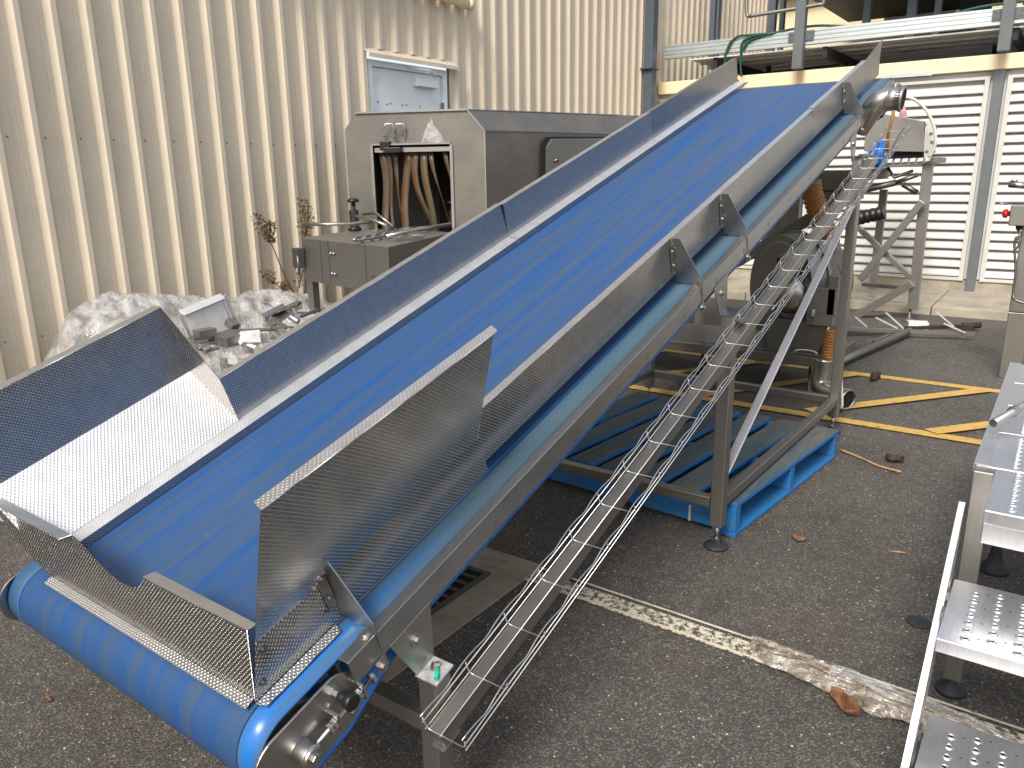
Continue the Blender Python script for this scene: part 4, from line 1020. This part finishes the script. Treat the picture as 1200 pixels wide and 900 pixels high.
mb = MB(); a, b = by(900, 372, 5.05), by(964, 418, 5.05); mb.bx((a.x, 5.05, .28), (b.x + .02, 5.5, a.z)); mb.bx((a.x - .05, 5.15, .28), (a.x, 5.35, a.z - .03)); pd_ = mb.build('pedestal', 'stainless_dark', bw, bevel=.004)
mb = MB(); mb.tube([(b.x - .02, 5.03, .29), (b.x + .03, 5.03, a.z)], .007, 6); mb.build('vertical_rod', 'stainless_clean', bw)
mb = MB(); mb.tube([by(945, 413, 5.02) + V((.07 * cos(q), -.01, .018 * sin(q))) for q in [k * pi / 10 for k in range(21)]], .005, 6); mb.build('hose_ring', 'white_plastic', bw)
mb = MB(); mb.bx((a.x + .25, 5.02, a.z - .02), (b.x + .05, 5.12, a.z + .22)); mb.bx((b.x - .0, 5.02, a.z + .05), (b.x + .06, 5.1, a.z + .30)); mb.lathe(by(953, 362, 4.99), V((0, -.2, -1)), [(0, .02), (.05, .02), (.06, .012)], 12); mb.build('switch_housing', 'stainless_dull', bw, bevel=.006)
# inspection recess on casing
mb = MB(); mb.box(by(921, 312, 5.10), (.07, -.05, 0), (.0, .02, 0), (0, 0, .045)); mb.build('recess', 'void', bw)
# corrugated orange suction hose
def corr(pts, r, name, mat, parent, pitch=.022, n=10):
    sp = spline(pts, n); L_ = 0; out = []; rs = []
    ds = [0]
    for k in range(1, len(sp)): ds.append(ds[-1] + (sp[k] - sp[k - 1]).length)
    steps = int(ds[-1] / (pitch / 4)); k = 0
    for s_ in range(steps + 1):
        d = ds[-1] * s_ / steps
        while k < len(ds) - 2 and ds[k + 1] < d: k += 1
        f = (d - ds[k]) / max(1e-6, ds[k + 1] - ds[k]); out.append(sp[k].lerp(sp[k + 1], f)); rs.append(r * (1, .94, .86, .94)[s_ % 4])
    mb = MB(); mb.tube(out, rs, 16); return mb.build(name, mat, parent)
corr([by(950, 212, 5.35), by(952, 228, 5.35), by(960, 250, 5.35), by(972, 285, 5.38), by(976, 315, 5.4)], .070, 'suction_hose', 'orange_hose', bw, .030)
corr([by(975, 388, 5.0), by(972, 405, 5.0), by(970, 424, 5.0)], .040, 'outlet_hose', 'orange_hose', bw, .018)
corr([by(988, 382, 5.35), by(986, 398, 5.35), by(985, 412, 5.35)], .020, 'outlet_hose', 'orange_hose', bw, .014)
mb = MB()
el = spline([by(966, 420, 4.97), by(964, 435, 4.97), by(962, 449, 4.96), by(968, 458, 4.93), by(980, 463, 4.88), by(993, 468, 4.84)], 5)
rs = [.058] * len(el); mb.tube(el, rs, 22); d_ = (el[-1] - el[-3]).normalized()
mb.lathe(el[-1] - d_ * .03, d_, [(0, .060), (.004, .064), (.010, .060), (.03, .060), (.034, .066), (.040, .066), (.042, .057), (-.0, .055)], 24, True, False)
mb.build('outlet_elbow', 'stainless', bw)
mb = MB(); mb.lathe(el[-1] - d_ * .015, d_, [(.016, .054), (.018, .054)], 20, False); mb.build('elbow_bore', 'void', bw)
mb = MB(); mb.tube(spline([by(984, 385, 4.9), by(987, 410, 4.86), by(986, 440, 4.80), by(987, 474, 4.72), by(985, 477, 4.72)], 6), .0075, 8); mb.build('white_tube', 'white_plastic', bw)
mb = MB(); mb.tube(spline([by(983, 310, 5.0), by(990, 332, 4.98), by(993, 340, 4.98)], 4), .008, 6); mb.build('orange_lead', 'orange_hose', bw)

# ================================================================== HEAD DRIVE FRAME / hopper weigher
MY = 8.2
hm = thing('hopper_stand', (-1.5, 8.3, 0), 'grey feed hopper on a braced steel stand behind the conveyor head', 'hopper')
def my(x, y, Y=MY): return gy(x, y, Y)
sw = .085
def mbar(a, b, w, h, name, mat='stainless_post', Ya=MY, Yb=MY, up=V((0, 1, 0))):
    return MB().bar(my(*a, Ya), my(*b, Yb), w, h, up).build(name, mat, hm, bevel=.003)
mbar((1088, 192), (1069.5, 362), sw, sw, 'stand_leg'); mbar((1036, 222), (1023, 338), .07, .07, 'stand_leg', 'stainless_dull', 8.9, 8.9)
mbar((1003, 205), (985, 375), .07, .07, 'stand_leg', 'stainless_dull', 8.25, 8.25)
for px_, py_ in ((1062.5, 374),):
    p = gz(px_, py_); p = V((my(1068, 362).x - .01, MY, 0)); mb = MB(); mb.lathe(p, UP, [(.001, .06), (.012, .058), (.03, .02), (.032, .012), (.15, .012)], 18); mb.build('stand_foot', 'stainless_dull', hm)
mbar((1001, 262), (1066, 324), .05, .05, 'cross_brace', Ya=8.15, Yb=8.15); mbar((1081, 236), (1008, 328), .06, .05, 'cross_brace', Ya=8.08, Yb=8.08); mbar((1069, 332), (992, 377), .07, .07, 'cross_brace', Ya=8.15, Yb=8.15)
mbar((1010, 333), (1060, 337), .04, .04, 'cross_brace', 'stainless_dark', 8.6, 8.6)
mb = MB(); mb.bx((my(1020, 178).x - .02, MY, my(1018, 178).z), (my(1083, 178).x, MY + .75, my(1083, 140).z)); 
mb.v = mb.v[:0]; mb.f = []; mb.uv = []; mb.mi = []; mb.sm = []
hq = [my(1016, 131), my(1030, 132), my(1085, 142), my(1083, 178), my(1012, 177)]
mb.prism(hq, (.0, .7, 0)); mb.build('feed_bin', 'stainless_dull', hm, bevel=.004)
mb = MB(); mb.prism([my(1037, 178.5, 8.25), my(1080, 178.5, 8.25), my(1080, 188, 8.25), my(1037, 188, 8.25)], (0, .6, 0)); mb.build('bin_slot', 'void', hm)
mb = MB(); mb.prism([my(1000, 186, 8.1), my(1040, 188, 8.1), my(1098, 184, 8.1), my(1097, 190, 8.1), my(1055, 195, 8.1), my(1000, 197, 8.1)], (0, .65, 0)); tb_ = mb.build('table_top', 'stainless_dull', hm, bevel=.002)
mb = MB()
for k in range(6): mb.cut().prism([my(1040 + k * 9, 186.5 - k * .3, 8.08), my(1046 + k * 9, 186 - k * .3, 8.08), my(1045 + k * 9, 190.5 - k * .4, 8.08), my(1039 + k * 9, 191 - k * .4, 8.08)], (0, .012, 0))
mb.build_each('slot', 'scrap_white', tb_)
mb = MB(); mb.bx((my(985, 205, 8.05).x, 8.05, my(985, 235, 8.05).z), (my(1000, 205, 8.05).x, 8.6, my(985, 205, 8.05).z)); mb.build('stand_plate', 'stainless_dull', hm)
# slim arched end plate with bolt holes, chain guard
mb = MB(); mb.prism([my(1083, 142), my(1090, 140), my(1096, 152), my(1097, 166), my(1092, 180), my(1083, 190)], (0, .02, 0)); mb.build('end_plate', 'louvre', hm)
mb = MB(); mb.tube(spline([my(1058, 113, 8.0), my(1072, 117, 8.0), my(1086, 130, 8.0), my(1095, 150, 8.0), my(1096, 170, 8.0), my(1089, 184, 8.0)], 5), .013, 8); mb.build('conduit', 'white_plastic', hm)
mb = MB()
for x, y in ((1084, 147), (1091, 157), (1092, 167), (1086, 178)): mb.cut().lathe(my(x, y, 7.96), (0, -1, 0), [(0, .016), (.004, .016)], 8, False)
mb.build_each('bolt', 'stainless_dark', hm)
mb = MB(); p0 = my(1013, 183, 7.9); p1 = my(1036, 182, 7.9); d_ = (p1 - p0).normalized()
for f, r in ((.25, .05), (.55, .085), (.62, .12), (.70, .085), (.78, .085), (.86, .13), (.96, .12)): mb.lathe(p0 + (p1 - p0) * (f - .04), d_, [(0, r), (.018, r)], 22)
mb.build('pulley', 'blue_plastic', hm); MB().tube([p0 - d_ * .05, p1 + d_ * .03], .022, 10).build('pulley_shaft', 'stainless', hm)
mb = MB(); mb.tube([my(1003, 225), my(1050, 214)], .03, 8); mb.tube([my(1050, 214), my(1075, 205)], .02, 8); mb.tube([my(1058, 216), my(1075, 226)], .025, 8); mb.tube([my(1040, 196), my(1048, 208), my(1070, 200)], .015, 8); mb.bar(my(1015, 205), my(1040, 203), .12, .10); mb.build('linkage', 'stainless_dark', hm)
corr([my(1003, 257, 7.9), my(1018, 253, 7.9), my(1037, 249, 7.9)], .065, 'flexible_duct', 'black_plastic', hm, .05)
# dark gearbox and plate directly beneath the conveyor head
gb = thing('gearbox_frame', (-1.45, 5.9, 0), 'dark gearbox and slanting steel beam under the upper conveyor', 'gearbox')
mb = MB(); a, b = gy(925, 200, 5.7), gy(998, 236, 5.7); mb.bx((a.x, 5.7, b.z + .07), (b.x, 6.1, a.z)); mb.bx((a.x + .22, 5.72, b.z - .04), (b.x - .05, 6.0, b.z + .069)); mb.build('gearbox', 'stainless_dark', gb, bevel=.005)
mb = MB(); mb.bar(gy(862, 308, 5.5), gy(990, 232, 5.5), .05, .075); mb.build('slanting_beam', 'stainless_dark', gb, bevel=.003)
mb = MB(); a, b = gy(894, 262, 5.8), gy(931, 310, 5.8); mb.bx((a.x, 5.8, .0), (b.x, 5.86, 1.42)); mb.bx((a.x + .1, 5.79, .3), (a.x + .108, 5.799, 1.4)); hexbolt(mb, gy(898, 281, 5.79), (0, -1, 0), .014, .01); mb.build('support_plate', 'stainless_dull', gb)
# polished pipe elbow
pe = thing('pipe_elbow', my(1035, 120, 4.6), 'polished stainless pipe elbow beside the head of the conveyor', 'pipe')
el = spline([my(1006, 152, 4.66), my(1016, 136, 4.63), my(1027, 122, 4.6), my(1039, 116, 4.6), my(1057, 116, 4.6)], 6)
mb = MB(); mb.tube(el, .056, 26); d_ = (el[-1] - el[-4]).normalized()
mb.lathe(el[-1], d_, [(-.07, .056), (-.07, .060), (-.063, .060), (-.063, .056), (-.008, .056), (-.008, .063), (.006, .065), (.007, .054)], 28, True, False); mb.build('elbow_body', 'stainless', pe)
MB().lathe(el[-1] + d_ * .001, d_, [(0, .053), (.002, .053)], 22, False).build('bore', 'void', pe)

# ================================================================== BARS ON THE GROUND
bs = thing('angle_bar_frame', (-1.2, 8.0, 0), 'thin steel angle frame with upturned prongs lying near the kerb', 'metal frame')
mb = MB(); mb.bar(gz(940, 384, .06), gz(1142, 391, .06), .03, .03); mb.bar(gz(940, 389, .03), gz(1060, 388, .03), .03, .03); mb.build('long_bar', 'stainless_dull', bs)
for a, b in (((1002, 371), (1016, 383)), ((1026, 372), (1052, 385)), ((1038, 366), (1059, 385)), ((1097, 365), (1118, 383)), ((1106, 379), (1131, 390))):
    mb = MB(); pb_ = gz(*b, .07); mb.bar(gy(*a, pb_.y - .02), pb_, .022, .010); mb.build('prong', 'bright_bar', bs)
mb = MB(); mb.bar(gz(1060, 385, .05), gz(1134, 382, .05), .03, .03); mb.tube([gz(1128, 382, .05), gz(1148, 381, .05)], .03, 8); mb.box(gz(1133, 384, .04), (.05, 0, 0), (0, .05, 0), (0, 0, .03))
tag(mb.build('rusty_rod', 'leaf_dark'), 'dark rusty rod with a knob lying behind the angle frame', 'rod')
mb = MB(); mb.tube([gz(984, 424, .05), gz(1066, 388, .05)], .032, 12); tag(mb.build('steel_tube', 'stainless_dark'), 'dark steel tube lying diagonally on the asphalt behind the blower', 'tube')
mb = MB(); mb.bar(gz(1024, 401, .03), gz(1050, 389, .03), .03, .02); tag(mb.build('short_bar', 'stainless_dark'), 'short dark bar lying beside the diagonal steel tube', 'bar')
mb = MB(); mb.box(gz(1076, 379, .04), (.07, .02, 0), (0, .04, 0), (0, 0, .02)); mb.box(gz(1081, 382, .04), (.05, .0, 0), (0, .03, 0), (0, 0, .03)); tag(mb.build('crushed_carton', 'scrap_white'), 'small crushed pale scrap on the asphalt below the kerb', 'litter')

# ================================================================== STEPS (right)
st_ = thing('access_steps', (.4, 2.6, 0), 'aluminium access platform with perforated treads and front steps', 'steps')
PH = .66; PX = -.117; XR = .95
def tread(x0, x1, y0, y1, z, thick=.032, inset=.05, name='tread'):
    mb = MB(); mb.cur = 0
    mb.bx((x0, y0, z - .002), (x1, y1, z)); mb.bx((x0, y0, z - thick), (x1, y0 + .002, z - .0021)); mb.bx((x0, y1 - .002, z - thick), (x1, y1, z - .0021))
    o = mb.build(name, 'aluminium', st_, bevel=.001)
    mb = MB(); md = MB(); cols = int((x1 - x0 - 2 * inset) / .0475); k = 0
    for c in range(cols + 1):
        x = x0 + inset + c * .0475; y = y0 + .028 + (.018 if c % 2 else 0); r = 0
        while y < y1 - .022:
            mb.lathe((x, y, z), UP, [(-.0005, .0105), (.002, .0085), (.0032, .0068), (.0030, .0058), (.0004, .0056)], 12, True, False)
            md.lathe((x, y, z + .0002), UP, [(0, .0058), (.0002, .0058)], 10, False)
            if r % 2 == 0: md.lathe((x + .0237, y + .012, z + .0002), UP, [(0, .0022), (.0002, .0022)], 6, False)
            y += .036; r += 1
    a = mb.build('punched_rims', 'aluminium', o); b = md.build('punched_holes', 'void', o); a['kind'] = 'stuff'; b['kind'] = 'stuff'
    return o
ys = [2.234 + .3305 * k for k in range(6)]
tread(PX + .048, XR, 1.925, 2.228, PH)
for k in range(4): tread(PX + .003, XR, ys[k] + .002, ys[k + 1] - .002, PH, inset=.085)
tread(PX + .006, XR, 1.700, 2.000, .44); tread(PX + .010, XR, 1.450, 1.752, .22)
# edge angle of the platform and front beam
mb = MB(); mb.bx((PX - .002, 2.232, PH - .05), (PX + .001, ys[4], PH + .006)); mb.bx((PX + .0011, 2.232, PH + .0015), (PX + .032, ys[4], PH + .004)); mb.build('platform_edge', 'aluminium', st_)
mb = MB(); mb.bx((PX + .048, 1.934, PH - .085), (XR, 1.975, PH - .036)); mb.cut(); mb.bx((PX + .048, 3.5, PH - .09), (XR, 3.54, PH - .036)); mb.build_each('platform_beam', 'aluminium', st_, .002)
for x, y in ((PX + .024, 2.215), (XR - .03, 2.215), (PX + .024, 3.52), (XR - .03, 3.52)):
    MB().bx((x - .0235, y - .0225, .045), (x + .0235, y + .015, PH - .003)).build('leg', 'stainless_post', st_, bevel=.003)
    mb = MB(); mb.lathe((x, y, .001), UP, [(0, .04), (.010, .038), (.02, .016), (.05, .012)], 20); mb.build('foot', 'rubber', st_)
mb = MB(); mb.lathe((-.055, 3.06, .001), UP, [(0, .050), (.010, .050), (.035, .026), (.055, .022), (.12, .010), (.60, .010)], 24); mb.build('foot', 'rubber', st_)
# side stringers of the steps
for x in (PX - .003, XR + .003):
    mb = MB(); q = [(2.075, .612), (2.06, .47), (1.47, .02), (1.36, .02), (1.36, .085)]
    mb.prism([(x, y, z) for y, z in q], (.003, 0, 0)); mb.bar((x - .003, 2.075, .610), (x - .003, 1.36, .083), .014, .004); mb.build('stringer', 'aluminium', st_)
mb = MB()
for z, y in ((.44, 1.79), (.44, 1.89), (.22, 1.56), (.22, 1.66)):
    mb.cut(); mb.bx((PX + .0005, y, z - .006), (PX + .006, y + .03, z + .014))
mb.build_each('tread_tab', 'stainless_dull', st_)
# loose handrail tube lying over the platform edge
p0, p1 = gz(1164, 496, .70), gz(1205, 472, .72); dd_ = (p1 - p0)
mb = MB(); mb.tube([p0, p0 + dd_ * 3.5], .0115, 14); mb.lathe(p0 + dd_ * .52, dd_, [(0, .0155), (.025, .0155)], 16, False)
tag(mb.build('handrail_tube', 'stainless'), 'stainless tube with a clamp collar lying on the platform treads', 'tube')
# control post and push button box
cp = thing('control_post', gz(1180, 446), 'grey control post with a button box beside the platform', 'control post')
pp = gz(1180, 444); mb = MB(); mb.bx((pp.x - .052, pp.y, 0), (pp.x + .075, pp.y + .10, .46)); mb.bx((pp.x - .050, pp.y + .002, .463), (pp.x + .073, pp.y + .098, 1.10)); mb.build('post', 'stainless_post', cp, bevel=.004)
q0 = gy(1182, 264, 6.16); mb = MB(); mb.bx((q0.x, 6.10, q0.z), (q0.x + .22, 6.26, q0.z + .132)); cbx = mb.build('button_box', 'stainless_dull', cp, bevel=.006)
mb = MB(); mb.lathe((q0.x, 6.17, q0.z + .075), (-1, 0, 0), [(0, .018), (.014, .018), (.016, .028), (.028, .030), (.040, .026), (.046, .014)], 20); mb.build('stop_button', 'red_plastic', cbx)
mb = MB(); mb.lathe((q0.x + .06, 6.17, q0.z), (0, 0, -1), [(0, .022), (.022, .020), (.030, .010)], 14); mb.build('cable_gland', 'black_plastic', cbx)
mb = MB(); mb.bar(gy(1181, 238, 6.12), gy(1166, 237, 6.12), .03, .004); mb.tube([gy(1168, 237, 6.1), gy(1180, 240, 6.1)], .004, 6); mb.build('mount_tab', 'stainless_clean', cbx)
mb = MB(); pts = [gy(1192, 268, 6.16), gy(1195, 275, 6.12), gy(1189, 285, 6.12), gy(1190, 292, 6.12), gy(1196, 283, 6.12), gy(1191, 278, 6.12), gy(1189, 290, 6.12), gy(1190, 320, 6.12), gy(1187, 345, 6.12), gy(1191, 352, 6.1), gy(1204, 356, 6.1)]
mb.tube(spline(pts, 6), .008, 6); mb.build('control_cable', 'stainless_dark', cp)
mb = MB(); mb.tube([gy(1182, 216, 6.0), gy(1205, 218, 6.0)], .020, 10); mb.tube([gy(1183, 216, 6.0), gy(1188, 211, 6.0), gy(1192, 213, 6.0)], .012, 8); mb.build('guard_handle', 'stainless', cp)
# pad on the asphalt
mb = MB(); mb.lathe(gz(1077, 730), UP, [(.001, .0375), (.005, .0375), (.006, .035)], 30); mb.cur = 1; mb.lathe(gz(1077, 730) + UP * .0062, UP, [(0, .004), (.0004, .004)], 10, False)
tag(mb.build('rubber_disc', ['rubber', 'void']), 'flat black rubber disc lying loose on the asphalt by the steps', 'disc')

# ================================================================== LITTER
# long dusty plastic film, gathered into lengthwise folds
cl_ = [(-.615, 2.105), (-.57, 2.10), (-.48, 2.085), (-.36, 2.065), (-.22, 2.045), (-.05, 2.03), (.08, 2.00), (.25, 1.97), (.45, 1.95)]
wd = [.012, .050, .060, .062, .066, .058, .05, .045, .03]
def film(shift, wk, seed, i0, i1):
    sp = spline([V((x, y, 0)) for x, y in cl_], 22)[i0:i1]; rows = []
    for i, p in enumerate(sp):
        f = (i + i0) / 22; k = min(int(f), len(wd) - 2); w = (wd[k] + (wd[k + 1] - wd[k]) * (f - k)) * wk; r = []
        ea = 1 + .45 * noise.noise(V((p.x * 14, seed, 0))); eb = 1 + .45 * noise.noise(V((p.x * 14, seed + 5, 0)))
        for j in range(49):
            v = j / 48 * 2 - 1; y = p.y + shift + v * w * (ea if v > 0 else eb)
            drift = .8 * noise.noise(V((p.x * 5, 1, seed)))
            fold = 1 - 2 * abs(noise.noise(V((p.x * 2.5, v * 4.2 + drift, seed)))); fold2 = 1 - 2 * abs(noise.noise(V((p.x * 6, v * 11 + drift * 2, seed + 3))))
            z = .010 + .022 * (1 - v * v) * (.6 + .5 * noise.noise(V((p.x * 6, 0, seed)))) + (.016 * fold + .006 * fold2) * (1 - v ** 4)
            r.append(V((p.x + .012 * noise.noise(V((v * 5, i * .3, seed))), y, max(.0095, z + .002 * seed))))
        rows.append(r)
    mb = MB(); mb.sheet(rows, .0005, None, True); return mb
tag(film(0, 1, 1, 0, 999).build('plastic_film', 'plastic_film_dusty'), 'long wrinkled dusty plastic film lying along the white line', 'plastic film')
tag(film(.012, .8, 2, 62, 999).build('clear_wrap', 'plastic_film'), 'crumpled clear wrap lying over the dusty film behind the step', 'plastic wrap')

def leaf(px, py, L_, w, mat, label, seed, rot, cat='leaf', curl=.35, grp=None):
    c = gz(px, py); d = V((cos(rot), sin(rot), 0)); s_ = V((-d.y, d.x, 0)); rows = []
    for i in range(25):
        f = i / 24; ww = w * (sin(pi * min(1, f * .97 + .02)) ** .85) * (1 + .22 * noise.noise(V((f * 9, seed, 0)))) * (1 if f < .5 else 1.15 - .3 * f); r = []
        bend = .22 * w * sin(f * 5 + seed)
        for j in range(9):
            v = j / 8 * 2 - 1; q = V((f * 4, v * 1.6, seed)); cu = curl * (1.4 if v > 0 else .7)
            r.append(c + d * ((f - .5) * L_ + .08 * w * noise.noise(q * 3)) + s_ * (v * ww / 2 * (1 - .35 * curl * v * v) + bend + .04 * w * noise.noise(V((f * 30, j, seed)))) + UP * (.003 + cu * w * .55 * v * v + .16 * L_ * (f - .5) ** 2 * curl * 2 + .14 * w * (1 + noise.noise(q * 1.3)) * curl - .04 * w * (1 - abs(v)) ** 4))
        rows.append(r)
    mb = MB(); mb.sheet(rows, .0006, None, True)
    a = rows[0][4]; mb.tube([a, a - d * L_ * .18 + s_ * .02 * L_ + UP * .002], .0011, 5)
    tag(mb.build('dead_leaf' if cat == 'leaf' else 'twig', mat), label, cat, grp)
leaf(988, 833, .085, .055, 'leaf_brown', 'big curled orange brown leaf on the edge of the film', 1, -.2, curl=.8)
leaf(936, 634, .05, .032, 'leaf_brown', 'small reddish brown leaf on the open asphalt right of the pallet', 2, .1, curl=.5)
leaf(1047, 542, .085, .055, 'leaf_dark', 'dark dead leaf near the end of the thin stick', 3, -.3, curl=.7)
leaf(1025, 447, .09, .07, 'leaf_dark', 'dark curled leaf on the far yellow line', 4, .8, curl=.9)
leaf(1053, 648, .055, .010, 'stick', 'pale slim leaf strip alone on the asphalt', 5, .3, curl=.2)
leaf(726, 622, .05, .028, 'leaf_brown', 'small brown leaf under the cable tray by the pallet', 6, .5, curl=.3)
leaf(56, 821, .03, .02, 'leaf_brown', 'tiny brown leaf at the lower left corner', 7, .5, curl=.3)
leaf(948, 423, .09, .05, 'leaf_dark', 'dark leaf under the blower frame', 8, .2, curl=.5) if False else None
mb = MB(); mb.tube(spline([gz(985, 527, .012), gz(1010, 537, .010), gz(1030, 546, .010), gz(1056, 553, .012)], 4), [.0065 - .0015 * (k % 3) * .5 for k in range(13)], 8); tag(mb.build('stick', 'stick'), 'thin orange brown stick on the asphalt beside the blue pallet', 'stick')
mb = MB(); random.seed(21)
for k in range(260):
    f = random.random(); p = pc + pa * (f * 1.15) - pb * abs(random.gauss(.012, .022)); 
    if random.random() < .25: p = gz(random.uniform(925, 990), random.uniform(500, 508)) + V((random.uniform(-.02, .02), random.uniform(-.02, .02), .0))
    d = V((random.uniform(-1, 1), random.uniform(-1, 1), random.uniform(-.3, .3))).normalized() * random.uniform(.003, .011); s_ = d.orthogonal().normalized() * random.uniform(.0015, .004)
    i = mb.add([p + UP * .003 - s_, p + UP * .003 + d, p + UP * .003 + s_, p + UP * .006 - d]); mb.face([i, i + 1, i + 2, i + 3])
o = mb.build('leaf_litter', 'weed'); o['kind'] = 'stuff'; o['label'] = 'scatter of brown leaf crumbs along the foot of the blue pallet'; o['category'] = 'leaf litter'

# ================================================================== LIGHT, SKY, CAMERA
w = bpy.data.worlds.new('World'); SC.world = w; w.use_nodes = True
bg = w.node_tree.nodes['Background']; sky = w.node_tree.nodes.new('ShaderNodeTexSky'); sky.sky_type = 'NISHITA'; sky.sun_disc = False
to_sun = V((.11, -.70, .68)).normalized()
el_ = math.asin(to_sun.z); az_ = math.atan2(to_sun.x, to_sun.y)
sky.sun_elevation = el_; sky.sun_rotation = az_; sky.air_density = 1.0; sky.dust_density = 5.0; sky.ozone_density = 1.0
nt = w.node_tree; tc = nt.nodes.new('ShaderNodeTexCoord'); mp = nt.nodes.new('ShaderNodeMapping'); mp.inputs['Scale'].default_value = (1, 1, 2.2)
nz = nt.nodes.new('ShaderNodeTexNoise'); nz.inputs['Scale'].default_value = 1.6; nz.inputs['Detail'].default_value = 6
cr = nt.nodes.new('ShaderNodeValToRGB'); cr.color_ramp.elements[0].position = .30; cr.color_ramp.elements[0].color = (.20,) * 3 + (1,); cr.color_ramp.elements[1].position = .62; cr.color_ramp.elements[1].color = (.62,) * 3 + (1,)
mx = nt.nodes.new('ShaderNodeMix'); mx.data_type = 'RGBA'; mx.inputs[7].default_value = (5.2, 5.25, 5.4, 1)   # thin bright cloud over the blue
nt.links.new(tc.outputs['Generated'], mp.inputs[0]); nt.links.new(mp.outputs[0], nz.inputs[0]); nt.links.new(nz.outputs[0], cr.inputs[0]); nt.links.new(cr.outputs[0], mx.inputs[0])
nt.links.new(sky.outputs[0], mx.inputs[6]); nt.links.new(mx.outputs[2], bg.inputs[0]); bg.inputs[1].default_value = .145
sl = bpy.data.lights.new('sun', 'SUN'); sl.energy = 2.4; sl.angle = radians(18); sl.color = (1, .95, .87)
so = bpy.data.objects.new('sun', sl); COL.objects.link(so); so.location = (0, -5, 12); so.rotation_euler = to_sun.to_track_quat('Z', 'Y').to_euler()
cam = bpy.data.cameras.new('camera'); co = bpy.data.objects.new('camera', cam); COL.objects.link(co)
cam.sensor_fit = 'HORIZONTAL'; cam.sensor_width = 36; cam.lens = FOC / 1200 * 36; cam.clip_start = .05; cam.clip_end = 1000
from mathutils import Matrix
co.matrix_world = Matrix((( RGT.x, UPV.x, -FWD.x, EYE.x), (RGT.y, UPV.y, -FWD.y, EYE.y), (RGT.z, UPV.z, -FWD.z, EYE.z), (0, 0, 0, 1)))
SC.camera = co
SC.view_settings.view_transform = 'Standard'; SC.view_settings.look = 'None'; SC.view_settings.gamma = 1; SC.view_settings.exposure = .70
SC.view_settings.use_curve_mapping = False
SC.cycles.transparent_max_bounces = 12
